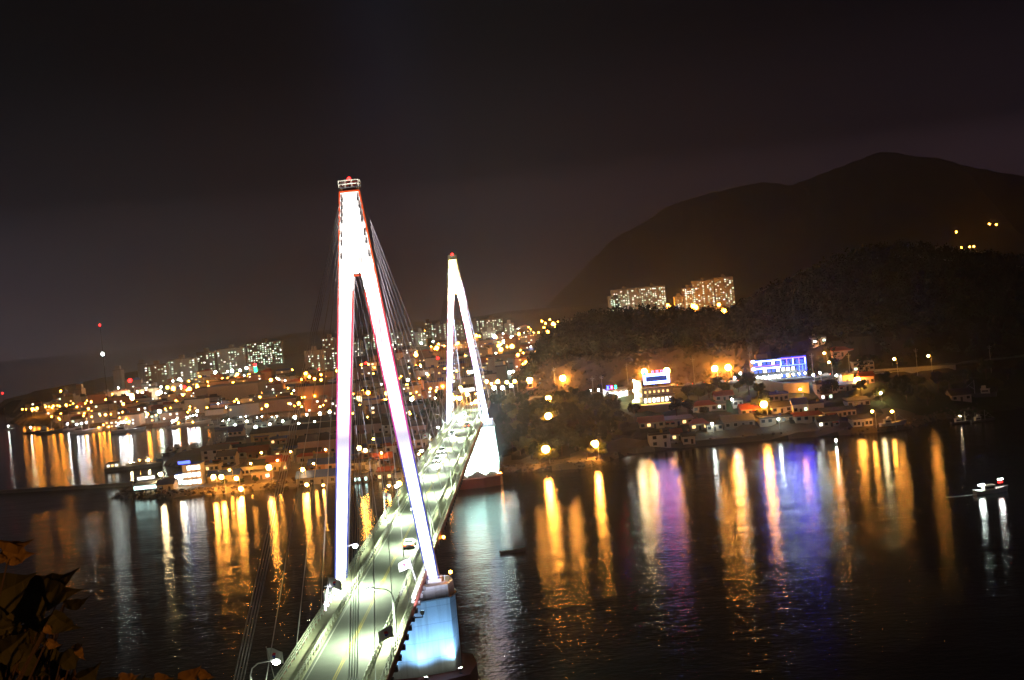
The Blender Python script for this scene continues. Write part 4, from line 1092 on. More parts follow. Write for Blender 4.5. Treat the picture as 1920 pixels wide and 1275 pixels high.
wall_run([(p[0], p[1], 0) for p in (on_water(-30, 927), on_water(110, 919), on_water(250, 911))], 1.3, 1.6, M['concrete'], 'thin dark breakwater running left from the tip of the spit', 'breakwater', 'breakwater')

# ------------------------------------------------------------------ boats
def hull_mesh(L, Wd, Hh, low=.55, n=9):
    """pointed bow at +X, square stern, sheer rising to the bow"""
    vs, fs = [], []
    for i in range(n):
        u = i/(n-1); x = -L/2+L*u
        k = 1.0 if u < .45 else max(.03, 1-((u-.45)/.55)**2.0)
        top = Hh*(low+(1-low)*max(0, (u-.25)/.75)**1.7+(.12 if u < .1 else 0)); xw = x+(.06*L*u*u)
        vs += [(x, -Wd*.30*k, -.35*Hh), (x, Wd*.30*k, -.35*Hh), (xw, Wd*.5*k, top), (xw, -Wd*.5*k, top), (xw, -Wd*.42*k, top-.18*Hh), (xw, Wd*.42*k, top-.18*Hh)]
    for i in range(n-1):
        a, b = i*6, (i+1)*6
        for p, q in ((0, 1), (1, 2), (3, 0), (4, 3), (2, 5), (5, 4)): fs.append((a+p, a+q, b+q, b+p))
    fs += [(0, 3, 2, 1), (3, 4, 5, 2), ((n-1)*6+0, (n-1)*6+1, (n-1)*6+2, (n-1)*6+3), ((n-1)*6+2, (n-1)*6+5, (n-1)*6+4, (n-1)*6+3)]
    return vs, fs

def fishing_boat(loc, rz, L, hullm, label, group, lamps=0, lamp='work', masts=2, cab='hull_w', lr=.32):
    t = thing('fishing_boat', label, 'boat', loc, rz, group)
    Wd, Hh = L*.26, L*.13
    b = MB(); b.add(*hull_mesh(L, Wd, Hh)); b.build('hull', M[hullm], t)
    b = MB(); z0 = Hh*.36
    b.box(-L*.20, 0, z0, L*.24, Wd*.6, L*.15); b.box(-L*.20, 0, z0+L*.15+.003, L*.28, Wd*.68, .12); b.box(-L*.16, 0, z0+L*.15+.126, L*.12, Wd*.42, L*.09)
    cb = b.build('cabin', M[cab], t)
    b = MB()
    for s in (-1, 1): b.box(-L*.20, s*(Wd*.3+.02), z0+L*.07, L*.18, .05, L*.045)
    b.build('window', M['glass'], cb)
    for k in range(masts):
        x = L*(.12-.42*k) if masts > 1 else L*.1
        b = MB(); b.tube((x, 0, Hh*.3), (x, 0, L*.48-k*L*.08), L*.010, L*.006); b.tube((x, 0, L*.2), (x+L*.18, 0, L*.34), L*.006, L*.004)
        b.tube((x, 0, L*.46-k*L*.08), (L*.5, 0, Hh*.9), .03, n=4); b.build('mast', M['steel'], t)
    if lamps:
        b = MB(); b.tube((-L*.30, 0, L*.30), (L*.12, 0, L*.34), L*.006); b.build('lamp_rail', M['steel'], t)
        for k in range(lamps):
            u = (k+.5)/lamps
            b = MB(); b.ball((-L*.30+L*.42*u, 0, L*.30+L*.04*u-.3), lr); b.build('work_lamp', E[lamp], t)
    return t
BG = 'fishing boats moored around the harbour'
for px, py, rz, L, hm, n, w in [
    (160, 811, .3, 24, 'hull_w', 3, 'fishing boat under a blinding white string of lamps at the outer quay, left of two'),
    (240, 810, .2, 24, 'hull_w', 4, 'fishing boat under a blinding white string of lamps at the outer quay, right of two'),
    (331, 801, 1.2, 18, 'hull_w', 4, 'white fishing boat with dazzling work lamps in the inner harbour, left of two'),
    (366, 796, .4, 22, 'hull_w', 4, 'white fishing boat with dazzling work lamps in the inner harbour, right of two'),
    (132, 805, .2, 18, 'hull_w', 1, 'fishing boat with an orange glow left of the blinding lamps')]:
    p = on_water(px, py)
    while coast_dist(p[0], p[1]) > -3: py += 2; p = on_water(px, py)
    fishing_boat((p[0], p[1], 0), rz, L, hm, w, BG, n, masts=2, lr=.42)
for px, py, rz, L, hm, w in [
    (62, 812, .3, 16, 'hull_d', 'small dark fishing boat with a warm lamp at the far left anchorage'),
    (92, 812, .2, 20, 'hull_d', 'dark fishing boat right of the small one at the far left anchorage'),
    (18, 806, 1.2, 12, 'hull_w', 'small boat showing three white lights at the left picture edge')]:
    p = on_water(px, py)
    fishing_boat((p[0], p[1], 0), rz, L, hm, w, BG, 1 if 'dark fishing boat right' not in w else 0, 'lamp_y' if 'warm' in w else 'lamp_w', lr=.5)
rnd = random.Random(11)
quay_words = ['dark', 'pale', 'blue']
k = 0
for px, py in [(322, 846), (338, 842), (352, 846), (366, 838), (382, 841), (396, 835), (410, 838), (424, 832), (438, 828), (452, 826), (468, 822), (300, 858)]:
    p = on_water(px, py+4)
    if coast_dist(p[0], p[1]) > -1.5: p[0] -= 3+max(0, coast_dist(p[0], p[1]))
    hm = ['hull_d', 'hull_w', 'hull_b'][k % 3]
    fishing_boat((p[0], p[1], 0), rnd.choice([1.4, 1.7, -1.5, 1.2])+rnd.uniform(-.2, .2), rnd.uniform(12, 16), hm, f'{quay_words[k % 3]} hulled boat with masts in the crowd of boats behind the spit', 'boats crowded behind the spit', masts=2)
    k += 1
for px, py in [(446, 800), (462, 797), (478, 801), (492, 795), (506, 803), (520, 796), (536, 800), (430, 804), (404, 801)]:
    p = on_water(px, py)
    for _ in range(40):
        if coast_dist(p[0], p[1]) < -2: break
        p[0] -= 1.5
    hm = ['hull_w', 'hull_b', 'hull_w'][k % 3]
    fishing_boat((p[0], p[1], 0), rnd.uniform(-.3, .4), rnd.uniform(15, 20), hm, f'{"white" if hm == "hull_w" else "blue"} hulled trawler along the white lit quay of the inner harbour', 'trawlers along the white lit quay', 2 if k % 2 else 0, 'lamp_w', lr=.4)
    k += 1
# dredger barge with lit deck
p = on_water(248, 879)
t = thing('work_barge', 'long dark work barge with white cabin and orange lit deck left of the spit', 'barge', (p[0], p[1], 0), .22)
b = MB(); b.hexa([(-13, -3, -1), (14, -3, -1), (14, 3, -1), (-13, 3, -1), (-14, -3.3, 1.8), (15, -3.3, 1.8), (15, 3.3, 1.8), (-14, 3.3, 1.8)]); b.build('hull', M['hull_d'], t)
b = MB(); b.box(-9.5, 0, 1.803, 6.5, 4.6, 2.6); b.box(-9.5, 0, 4.41, 7.2, 5.2, .2); cb = b.build('cabin', M['wall_w'], t)
for k in range(3):
    b = MB(); b.box(-11.5+2*k, -2.34, 2.5, 1.3, .08, 1.1); b.build('window', E['win_w'] if k != 1 else E['win_o'], cb)
for x, k in ((-1, 'lamp_y'), (3.5, 'lamp_o'), (8, 'lamp_y')):
    b = MB(); b.tube((x, 0, 1.8), (x, 0, 8.5), .12, .07); b.tube((x, 0, 8.2), (x+2.5, 0, 2.2), .05); b.build('mast', M['hull_w'], t)
    b = MB(); b.ball((x+.6, -.4, 3.8), .45); b.build('deck_lamp', E[k], t)
b = MB(); b.box(2.5, .6, 1.803, 11, 2.6, 1.3); b.box(5, .2, 3.11, 4, 2, 1.0); b.build('deck_house', M['wall_b'], t)

# the small open boat on the bright water and the motor boat far right
p = on_water(960, 1036)
t = thing('rowing_boat', 'small open wooden boat drifting on the bright reflection beside the bridge', 'boat', (p[0], p[1], 0), .06)
b = MB(); b.add(*hull_mesh(6.6, 1.9, 1.05, .55)); b.build('hull', M['hull_w'], t)
b = MB(); b.box(1.3, 0, .35, .9, .7, .75); b.box(-1.0, 0, .42, .35, 1.5, .12); b.build('engine_box', M['wall_w'], t)
b = MB(); b.tube((-2.9, 0, .4), (-3.1, 0, 1.45), .06); b.tube((.9, .2, .4), (.9, .2, 1.5), .05); b.build('post', M['hull_w'], t)

p = on_water(1858, 924)
t = thing('motor_boat', 'moving motor boat with white and red lights and a pale wake far right', 'boat', (p[0], p[1], 0), .12)
b = MB(); b.add(*hull_mesh(9.5, 2.9, 1.7, .6)); b.build('hull', M['hull_w'], t)
b = MB(); b.box(-.6, 0, .85, 3.2, 2.0, 1.4); b.box(-.6, 0, 2.253, 3.6, 2.3, .12); cb = b.build('cabin', M['wall_b'], t)
b = MB(); b.box(-.6, -1.02, 1.4, 2.4, .05, .6); b.build('window', M['glass'], cb)
b = MB(); b.tube((3.0, 0, 1.2), (3.0, 0, 3.5), .06); b.build('mast', M['steel'], t)
b = MB(); b.box(3.0, -.1, 3.5, 1.3, .3, .24); b.build('masthead_lamp', E['win_hot'] if 'win_hot' in E else E['lamp_w'], t)
b = MB(); b.box(3.0, -.12, 2.65, 1.3, .25, .22); b.build('port_lamp', E['beacon'], t)
b = MB(); b.box(-2.7, -.1, 2.3, 1.6, .4, .4); b.build('stern_lamp', E['lamp_w'], t)
b = MB(); b.add([(-4.6, -.6, .02), (-4.6, .6, .02), (-13, 1.3, .02), (-13, -.4, .02)], [(3, 2, 1, 0)]); b.build('wake', M['foam'], t)
for px, py, w in [(1805, 793, 'small moored boat with a lamp on the dark water far right'), (1842, 790, 'dark moored boat with bare masts far right')]:
    p = on_water(px, py)
    fishing_boat((p[0], p[1], 0), .1, 10, 'hull_d', w, None, 1 if 'lamp' in w else 0, 'lamp_y', lr=.22)
g_ = ground(1672, 797)
t = fishing_boat((g_[0], g_[1]-1.5, g_[2]+.5), .15, 11, 'hull_w', 'white boat hauled out under the lamp at the end of the village quay', None, 0, masts=1)
g_ = ground(1835, 745)
fishing_boat((g_[0], g_[1], g_[2]+.7), 2.7, 15, 'hull_d', 'shadowy wooden ship hull on the slip far right', None, 0, masts=1)
p = on_water(1568, 834)
t = thing('buoy', 'white light buoy on the dark water before the village', 'buoy', (p[0], p[1], 0))
b = MB(); b.tube((0, 0, -.4), (0, 0, .5), .7, .5, 10); b.tube((0, 0, .5), (0, 0, 1.5), .12); b.build('float', M['hull_w'], t)
b = MB(); b.ball((0, 0, 1.75), .34, sz=1.8); b.build('lamp', E['lamp_w'], t)

# ------------------------------------------------------------------ the town across the harbour
WIN = {}
def win_mesh(key, sx, sz):
    if (key, sx, sz) not in WIN:
        b = MB(); b.box(0, 0, 0, sx, .12, sz); WIN[(key, sx, sz)] = b.mesh('window', E[key])
    return WIN[(key, sx, sz)]

def slab(px0, px1, pyt, pyb, dep, wall, label, group, frac=.4, cols=None, keys=('win_g', 'win_d', 'win_w', 'win_g', 'win_d'), yaw=0., name='apartment_block', cat='apartment block', Y=None, towers=True, seed=0, floor=2.8, wsz=(1.7, 1.4), roof='roof_g', extra=14):
    rg = random.Random(seed*77+int(px0*13+pyt))
    cx = (px0+px1)/2
    g_ = ground(cx+.093*(pyb-pyt)*.5, pyb) if Y is None else at_Y(cx+.093*(pyb-pyt)*.5, pyb, Y)
    s = dist(g_)/F; w, h = (px1-px0)*s, (pyb-pyt)*s
    t = thing(name, label, cat, (g_[0], g_[1]+dep/2, g_[2]), yaw, group)
    b = MB(); b.box(0, 0, -extra, w, dep, h+extra); wl_ = b.build('wall', M[wall], t)
    b = MB(); b.box(0, 0, h+.003, w+.5, dep+.5, .5); rf = b.build('roof', M[roof], t)
    if towers:
        for k in range(max(1, int(w/26))):
            b = MB(); x = -w/2+w*(k+.5)/max(1, int(w/26)); b.box(x, 0, h+.51, 5.5, 6, 4.5); b.build('stair_head', M[wall], rf)
            b = MB(); b.box(x, -dep/2-.4, -extra, 3.0, .8, h+extra-.05); b.build('stair_shaft', M[wall], t)
    nr, nc = int(h/floor), cols or max(2, int(w/3.4))
    colp = [rg.choice((.25, .6, 1., 1.3, 1.7)) for _ in range(nc)]
    for r in range(nr):
        for c in range(nc):
            if rg.random() < frac*colp[c]:
                x = -w/2+w*(c+.5)/nc; z = r*floor+.9
                if z+wsz[1] > h: continue
                wo = link('window', win_mesh(rg.choice(keys), *wsz), t, (x+rg.uniform(-.2, .2), -dep/2-.07-(.8 if towers and any(abs(x-(-w/2+w*(k+.5)/max(1, int(w/26)))) < 2.4 for k in range(max(1, int(w/26)))) else 0), z))
                wo.scale = (rg.uniform(.55, 1.35), 1, rg.uniform(.6, 1.15))
    return t
AG = 'apartment blocks of the town'
for i, a in enumerate([
    (213, 228, 694, 730, 12, 'slim unlit apartment tower standing alone, left of the row of lit blocks', 0.0),
    (141, 154, 730, 760, 12, 'small slim tower by the far left shore lights', 0.03),
    (259, 271, 682, 716, 12, 'narrow unlit end tower of the lit apartment row at left', 0.0),
    (272, 314, 684, 722, 12, 'leftmost broad apartment block with greenish lit windows', .42),
    (315, 367, 673, 714, 12, 'broad stepped apartment block, second of the lit row at left', .40),
    (370, 404, 660, 702, 12, 'apartment block in the middle of the lit row at left', .42),
    (408, 461, 653, 700, 12, 'broad apartment block right of the middle of the row at left', .40),
    (464, 529, 641, 684, 12, 'rightmost and highest standing apartment block of the left row', .42),
    (572, 606, 657, 697, 12, 'lower apartment block left of the near tower behind the stay cables', .42),
    (606, 633, 634, 692, 12, 'taller apartment block left of the near tower behind the stay cables', .42),
    (664, 680, 640, 668, 12, 'apartment block seen between the near tower legs, left', .35),
    (684, 704, 626, 655, 12, 'apartment block seen between the near tower legs, right', .45),
    (734, 754, 622, 652, 12, 'apartment block just right of the near tower right leg', .40),
    (756, 776, 618, 648, 12, 'small apartment block in the ridge row left of the far tower', .45),
    (778, 799, 622, 650, 12, 'mid-height apartment block in the ridge row left of the far tower', .35),
    (797, 808, 604, 634, 12, 'slim apartment block with warm lit end left of the far tower', .35),
    (809, 837, 608, 638, 12, 'apartment block touching the left leg of the far tower', .50),
    (852, 868, 606, 632, 12, 'apartment block seen between the far tower legs', .35),
    (882, 898, 602, 624, 12, 'apartment block right of the far tower right leg', .45),
    (900, 943, 597, 622, 12, 'broad apartment block on the ridge right of the far tower', .48),
    (905, 930, 621, 640, 12, 'lower apartment block under the broad one right of the far tower', .45),
    (946, 964, 606, 628, 12, 'apartment block at the right end of the ridge row', .35),
    (748, 778, 672, 700, 12, 'low apartment block with scattered windows below the ridge, right of the near tower', .25),
    (1141, 1163, 555, 590, 12, 'low left step of the left apartment group behind the wooded hill', .50),
    (1147, 1198, 542, 592, 14, 'left half of the left apartment group behind the wooded hill', .36),
    (1199, 1249, 537, 590, 12, 'right half of the left apartment group behind the wooded hill', .38),
    (1266, 1283, 556, 592, 12, 'lowest left step of the right apartment group above the wooded hill', .42),
    (1281, 1302, 540, 592, 12, 'second step of the right apartment group above the wooded hill', .45),
    (1300, 1340, 526, 592, 14, 'tall left half of the right apartment group above the wooded hill', .42),
    (1341, 1377, 520, 580, 12, 'tallest right half of the right apartment group above the wooded hill', .40)]):
    hill_ = a[0] > 1100
    slab(*a[:5], 'wall_w' if hill_ else ('wall_w', 'wall_b')[i % 2], a[5], AG if not hill_ else 'apartment towers behind the wooded hill', a[6], Y=1800 if hill_ else None, seed=i, extra=30 if hill_ else 14, wsz=(1.9, 1.5) if hill_ else (1.7, 1.4))

TG = 'larger buildings of the harbour town'
for i, a in enumerate([
    (390, 485, 722, 758, 40, 'wall_b', 'big windowless warehouse block lit orange from the right, with a parapet', .0, 3),
    (364, 392, 728, 750, 26, 'wall_g', 'pale annex at the left end of the big orange lit warehouse', .0, 3),
    (355, 398, 746, 764, 16, 'wall_b', 'low building with a row of lit windows before the warehouse', .5, 3),
    (553, 632, 723, 758, 36, 'wall_p', 'huge brownish market hall left of the near tower', .02, 4),
    (484, 556, 750, 772, 24, 'wall_p', 'pinkish long hall between the warehouse and the market hall', .0, 4),
    (428, 456, 760, 778, 14, 'wall_w', 'pale harbour office left of the white warehouse', .15, 3),
    (454, 486, 757, 778, 16, 'wall_w', 'white warehouse on the inner harbour quay', .0, 3),
    (384, 420, 768, 778, 12, 'wall_w', 'low white shed with dark openings on the quay', .2, 3),
    (250, 290, 754, 772, 20, 'wall_b', 'low orange lit hall behind the outer quay', .0, 3),
    (282, 304, 754, 770, 14, 'wall_b', 'small hall with glowing orange end wall behind the outer quay', .0, 3),
    (196, 240, 786, 802, 14, 'wall_b', 'fish market shed with open lit front between the blinding boats', .7, 3),
    (228, 262, 778, 798, 14, 'wall_w', 'white lit ice plant behind the right blinding boat', .5, 3),
    (916, 929, 672, 722, 14, 'wall_w', 'tall pale stair tower of the grey office right of the far tower', .0, 3),
    (929, 951, 687, 720, 16, 'wall_w', 'grey white office building right of the far tower', .06, 3),
    (668, 690, 735, 755, 10, 'win_y', 'glowing yellow showroom seen between the near tower legs', .0, 3),
    (640, 735, 758, 770, 16, 'wall_g', 'low market with white lit arches between the near tower legs', .45, 3),
    (815, 828, 690, 735, 12, 'wall_p', 'dim slim tower with red light left of the far tower', .04, 3),
    (780, 806, 694, 716, 14, 'wall_p', 'dim brownish office left of the slim tower with red light', .1, 3),
    (952, 990, 672, 690, 14, 'wall_p', 'dim long building at the foot of the hill right of the grey office', .05, 3)]):
    px0, px1, pyt, pyb, dep, wall, label, frac, seed = a
    if wall == 'win_y':
        t = slab(px0, px1, pyt, pyb, dep, 'wall_b', label, TG, 0, name='showroom', cat='building', towers=False)
        w_ = (px1-px0)*dist(t.location)/F
        b = MB(); b.box(0, -dep/2-.1, 1.2, w_*.92, .12, 4.2); b.build('shop_window', E['win_y'], t)
    else:
        slab(px0, px1, pyt, pyb, dep, wall, label, TG, frac, keys=('win_w', 'win_o'), name='building', cat='building', towers=False, seed=seed, wsz=(1.5, 1.3), roof='roof_d' if i % 2 else 'roof_g')

# low houses filling the streets
rnd = random.Random(21)
XT = [40, 150, 260, 500, 640, 760, 1000, 1046]
YT = [768, 752, 726, 694, 694, 655, 616, 606]
XB = [40, 130, 230, 340, 440, 560, 640, 760, 780, 900, 960, 1046]
YB = [768, 797, 798, 790, 771, 768, 785, 800, 764, 742, 712, 640]
placed = []
tries = 0
street = {0: 'far left shore', 1: 'street under the left apartment row', 2: 'quarter behind the near tower', 3: 'quarter around the far tower'}
WCOL = {'wall_w': 'pale', 'wall_g': 'grey', 'wall_b': 'beige', 'wall_r': 'brick red', 'wall_p': 'pinkish'}
while len(placed) < 270 and tries < 2600:
    tries += 1
    px = rnd.uniform(60, 1000); t0, t1 = np.interp(px, XT, YT), np.interp(px, XB, YB)
    if t1-t0 < 6: continue
    py = rnd.uniform(t0+3, t1-2)
    g_ = ground(px, py)
    if coast_dist(g_[0], g_[1]) < 8 or g_[1] < 620: continue
    if g_[0] > 16 and g_[1] < 700: continue
    w, d, h = rnd.uniform(9, 20), rnd.uniform(8, 14), rnd.choice([3.2, 3.2, 6.2, 6.2, 9.2, 12])
    if any((g_[0]-q[0])**2+(g_[1]-q[1])**2 < (8+q[2])**2 for q in placed): continue
    wall = rnd.choice(list(WCOL)); roof = rnd.choice(['roof_d', 'roof_g', 'roof_r', 'roof_d', 'roof_b'])
    zone = 0 if px < 200 else 1 if px < 560 else 2 if px < 760 else 3
    st = int(h//3)
    t = thing('town_house', f'{WCOL[wall]} {["one", "one", "two", "three", "four"][st]} storey house with {roof_w}'.replace('roof_w', '') if False else f'{WCOL[wall]} {["one", "one", "two", "three", "four"][st]} storey house with {dict(roof_d="dark", roof_g="grey", roof_r="red", roof_b="blue")[roof]} roof, in the {street[zone]}', 'house', (g_[0], g_[1]+d/2, g_[2]-.2), rnd.uniform(-.35, .35), 'town houses across the harbour, '+street[zone])
    b = MB(); b.box(0, 0, -3, w, d, h+3); b.build('wall', M[wall], t)
    b = MB()
    if h < 4:
        b.hexa([(-w/2-.4, -d/2-.4, h+.01), (w/2+.4, -d/2-.4, h+.01), (w/2+.4, d/2+.4, h+.01), (-w/2-.4, d/2+.4, h+.01), (-w/2-.1, -.2, h+2.4), (w/2+.1, -.2, h+2.4), (w/2+.1, .2, h+2.4), (-w/2-.1, .2, h+2.4)])
    else:
        b.box(0, 0, h+.003, w+.4, d+.4, .3); b.box(w*.2, 0, h+.31, w*.3, d*.4, 2.2); b.box(0, -d/2, h+.304, w+.38, .25, .7)
    b.build('roof', M[roof], t)
    for r in range(st):
        for c in range(3):
            q = rnd.random()
            k = 'win_w' if q < .10 else 'win_o' if q < .2 else 'win_g' if q < .24 else None
            if k: link('window', win_mesh(k, 1.7, 1.3), t, (-w/2+w*(c+.5)/3, -d/2-.06, r*3+1.0))
    placed.append((g_[0], g_[1], max(w, d)*.35))

for px in (402, 430, 458, 482):  # lamps added to brighten the warehouse wall
    coast_lamp(px, 761, 'added orange lamp brightening the wall of the big warehouse block', 'lamp_o', h=5., r=.8, group='added orange lamps brightening the big warehouse')
for px in (565, 600, 622):
    coast_lamp(px, 762, 'orange lamp in front of the huge market hall left of the near tower', 'lamp_o', h=5., r=.55, group='orange lamps before the market hall')
# low houses crowded on the spit
rnd = random.Random(77)
n_sp = tries = 0
while n_sp < 34 and tries < 800:
    tries += 1
    px, py = rnd.uniform(375, 790), rnd.uniform(812, 904)
    g_ = ground(px, py)
    if g_[2] < 1.2 or coast_dist(g_[0], g_[1]) < 9 or g_[0] > -8: continue
    w, d, h = rnd.uniform(8, 14), rnd.uniform(7, 9), rnd.choice([3., 3.2, 5.4])
    if any((g_[0]-o.location.x)**2+(g_[1]-o.location.y+4)**2 < 81 for o in bpy.data.objects if o.get('group') in (SG, 'low houses crowded on the spit')): continue
    wall = rnd.choice(list(WCOL)); rk = rnd.choice(['roof_d', 'roof_g', 'roof_r', 'roof_b'])
    q = house(px-w*F/dist(g_)/2, px+w*F/dist(g_)/2, py, h, d, wall, rk, rnd.choice(['gable', 'shed', 'flat', 'gable']), f'{WCOL[wall]} house with {dict(roof_d="dark", roof_g="grey", roof_r="red", roof_b="blue")[rk]} roof in the crowd on the spit', 'low houses crowded on the spit', 3, rnd.choice([None, None, {(0, 0): 'win_o'}, {(0, 2): 'win_w'}]), 2 if h > 5 else 1)
    n_sp += 1
for i, (px, py) in enumerate([(470, 868), (520, 862), (588, 868), (610, 842), (545, 846), (490, 848), (430, 880), (604, 890), (715, 848), (755, 862), (785, 850), (700, 822)]):  # extra lamps added for an orange glow over the spit
    coast_lamp(px, py, 'added orange street lamp brightening the crowded roofs of the spit', 'lamp_o', h=5.5, r=.42, group='added orange street lamps brightening the roofs of the spit')

# lamps of the town
LAMPM = {}
def town_lamp(px, py, kind, label, group, k=1.0, h=8.):
    k *= random.choice((.55, .7, .85, 1., 1.2, 1.45))
    gp = at_height(px, py, h)
    r = round(max(.45, .00105*dist(gp)*k), 1)  # bulb widens with distance, lamp glare put into its size
    key = (kind, r, h)
    if key not in LAMPM:
        b = MB(); b.tube((0, 0, 0), (0, 0, h-r*.6), .16, .10, mi=1); b.ball((0, 0, h), r, 0, 8, 5); b.tube((-.02, 0, h-.2), (1.4, 0, h+.2), .08, mi=1)
        LAMPM[key] = b.mesh('street_lamp', [E[kind], M['steel']])
    tag(link('street_lamp', LAMPM[key], None, (gp[0], gp[1], hz(gp[0], gp[1])-.2)), label, 'street lamp', group)
KW = dict(far_o='orange', far_w='white', far_y='warm yellow', far_r='red', far_g='green')
def lamps(kind, where, pts, k=1.0, h=8.):
    for p in pts: town_lamp(p[0], p[1], kind, f'{KW[kind]} lamp {where}', f'{KW[kind]} town lamps {where}', k, h)
lamps('far_o', 'in the row along the far left shoreline', [(42, 767), (49, 767), (60, 766), (70, 765), (85, 763), (92, 762), (100, 761), (108, 760), (112, 761), (124, 759), (131, 760), (137, 757)], .62)
lamps('far_o', 'between the left shoreline and the slim tower', [(160, 756), (163, 751), (175, 761), (182, 760), (195, 761), (203, 760), (213, 759), (218, 756), (166, 766), (172, 772), (188, 778), (198, 777), (208, 776), (224, 783), (188, 737), (204, 737), (210, 739), (193, 743)], .7)
lamps('far_y', 'in the dazzling work yard under the left apartment row', [(232, 741), (238, 740), (244, 741), (250, 741), (256, 740), (262, 737), (268, 738), (272, 735), (276, 732), (283, 734), (289, 735), (296, 737), (302, 737), (248, 746)], 1.25)
lamps('far_w', 'in the dazzling work yard under the left apartment row', [(259, 734), (266, 733), (274, 731), (285, 732), (292, 734), (300, 735)], 1.3)
lamps('far_o', 'on the streets below the left apartment row', [(314, 726), (325, 728), (354, 714), (375, 706), (383, 714), (388, 717), (355, 729), (350, 731), (370, 725), (417, 709), (429, 709), (437, 717), (445, 701), (467, 704), (410, 718), (316, 757), (333, 754), (257, 755), (276, 776), (231, 757), (326, 730), (343, 740)])
lamps('far_w', 'on the streets below the left apartment row', [(222, 727), (324, 714), (337, 712), (302, 725), (427, 696), (435, 695), (450, 694), (404, 698), (462, 690), (370, 770), (299, 771), (480, 728)])
lamps('far_o', 'between the green sign and the near tower', [(485, 716), (508, 712), (520, 710), (548, 693), (573, 700), (580, 706), (602, 702), (602, 712), (565, 711), (590, 710), (632, 695), (541, 756), (560, 756), (491, 766), (500, 760)])
lamps('far_w', 'along the inner harbour quay', [(478, 789), (505, 784), (530, 789), (553, 782), (575, 777), (600, 775), (618, 772), (462, 780), (440, 786), (420, 780), (590, 790), (560, 794)], 1.0, 6.)
lamps('far_o', 'between the legs of the near tower', [(678, 684), (688, 684), (690, 736), (662, 738), (700, 700), (725, 737), (723, 750), (674, 690)])
lamps('far_o', 'on the slopes between the two towers', [(758, 727), (763, 722), (781, 724), (794, 721), (807, 728), (819, 652), (830, 724), (780, 665), (784, 660), (752, 705), (818, 732), (822, 645), (773, 620), (798, 622), (770, 737)])
lamps('far_w', 'on the slopes between the two towers', [(742, 652), (779, 661), (803, 663), (790, 643), (812, 640), (772, 748), (800, 700), (765, 712), (818, 652), (736, 648)])
lamps('far_o', 'on the ridge streets right of the far tower', [(902, 610), (899, 630), (930, 632), (893, 629), (935, 648), (939, 645), (951, 650), (971, 636), (964, 640), (911, 654), (939, 655), (971, 665), (984, 680), (960, 649), (973, 626), (991, 614), (1016, 602), (1031, 599), (1046, 604), (1023, 606), (1040, 608), (1043, 613), (1020, 614), (1010, 623), (1027, 622), (1037, 607), (1000, 624), (859, 643), (986, 678), (980, 682)], 1.05)
lamps('far_w', 'on the ridge streets right of the far tower', [(985, 617), (988, 620), (972, 618), (878, 697), (884, 697), (955, 698), (962, 696), (850, 696), (927, 630), (945, 640), (960, 632)])
lamps('far_o', 'at the foot of the apartment towers behind the wooded hill', [(1252, 574), (1300, 574), (1304, 576), (1294, 581), (1348, 571), (1357, 582)], 1.25, 5.)
for px in (1150, 1175, 1200, 1225, 1248, 1275, 1300, 1325, 1350, 1372):  # unseen lamps added behind the wooded hill to light the facades
    q_ = at_Y(px, 590, 1762)
    b = MB(); b.tube((0, 0, -40), (0, 0, 8), .2, .12, mi=1); b.ball((0, 0, 9), .8)
    tag(b.build('street_lamp', [E['lamp_y'], M['steel']], None, False, (q_[0], q_[1], q_[2]-9)), 'added warm lamp lighting the apartment towers, hidden by the wooded hill', 'street lamp', 'added warm lamps lighting the hill apartments')
lamps('far_r', 'on a roof of the town', [(244, 713), (821, 671), (686, 681), (478, 684), (346, 725), (598, 692)], 1.2, 14.)
rnd = random.Random(5)
FAR = MB()
zones = [('far_o', 'scattered over the far left quarter', 60, 240, 26), ('far_o', 'scattered over the harbour quarter', 240, 560, 40), ('far_o', 'scattered behind the near tower', 560, 760, 26), ('far_o', 'scattered around the far tower', 760, 1000, 46), ('far_w', 'scattered over the harbour quarter', 200, 560, 22), ('far_w', 'scattered around the far tower', 700, 1000, 22)]
for kind, where, x0, x1, n in zones:
    pts = []
    for _ in range(n*4):
        px = rnd.uniform(x0, x1); t0, t1 = np.interp(px, XT, YT), np.interp(px, XB, YB)
        if t1-t0 > 8 and len(pts) < n: pts.append((px, rnd.uniform(t0, t1-4)))
    for px, py in pts:
        gp = at_height(px, py, 7.); r = .0006*dist(gp); z = hz(gp[0], gp[1])  # ball size follows distance, standing in for glare
        FAR.tube((gp[0], gp[1], z-.2), (gp[0], gp[1], z+7-r*.6), .16, .1, 5, 2); FAR.ball((gp[0], gp[1], z+7), r, 0 if kind == 'far_o' else 1, 8, 5)
tag(FAR.build('street_lamp', [E['far_o'], E['far_w'], M['steel']]), 'countless faint orange and white street lamps sprinkled over the whole town', 'street lamp', None, 'stuff')
# green lit vertical shop sign with red top
gp = ground(480, 702); s = dist(gp)/F
t = thing('shop_sign', 'tall green lit sign with a red cap below the left apartment row', 'sign', (gp[0], gp[1], gp[2]))
b = MB(); b.box(0, .6, -1, 1.2, .5, 14); b.build('post', M['dark'], t)
b = MB(); b.box(0, 0, 2.2*s*1.0, 5*s, .6, 13*s); b.build('panel', E['far_g'], t)
b = MB(); b.box(0, 0, 16*s, 5*s, .6, 4*s); b.build('cap_panel', E['neon_r'], t)
gp = ground(506, 738); s = dist(gp)/F
t = thing('billboard', 'small white lit billboard right of the big warehouse', 'billboard', (gp[0], gp[1], gp[2]))
b = MB(); b.tube((-2, .4, -1), (-2, .4, 7*s), .2); b.tube((2, .4, -1), (2, .4, 7*s), .2); b.build('post', M['dark'], t)
b = MB(); b.box(0, 0, 2*s, 9*s, .4, 8*s); b.build('panel', E['win_big'], t)
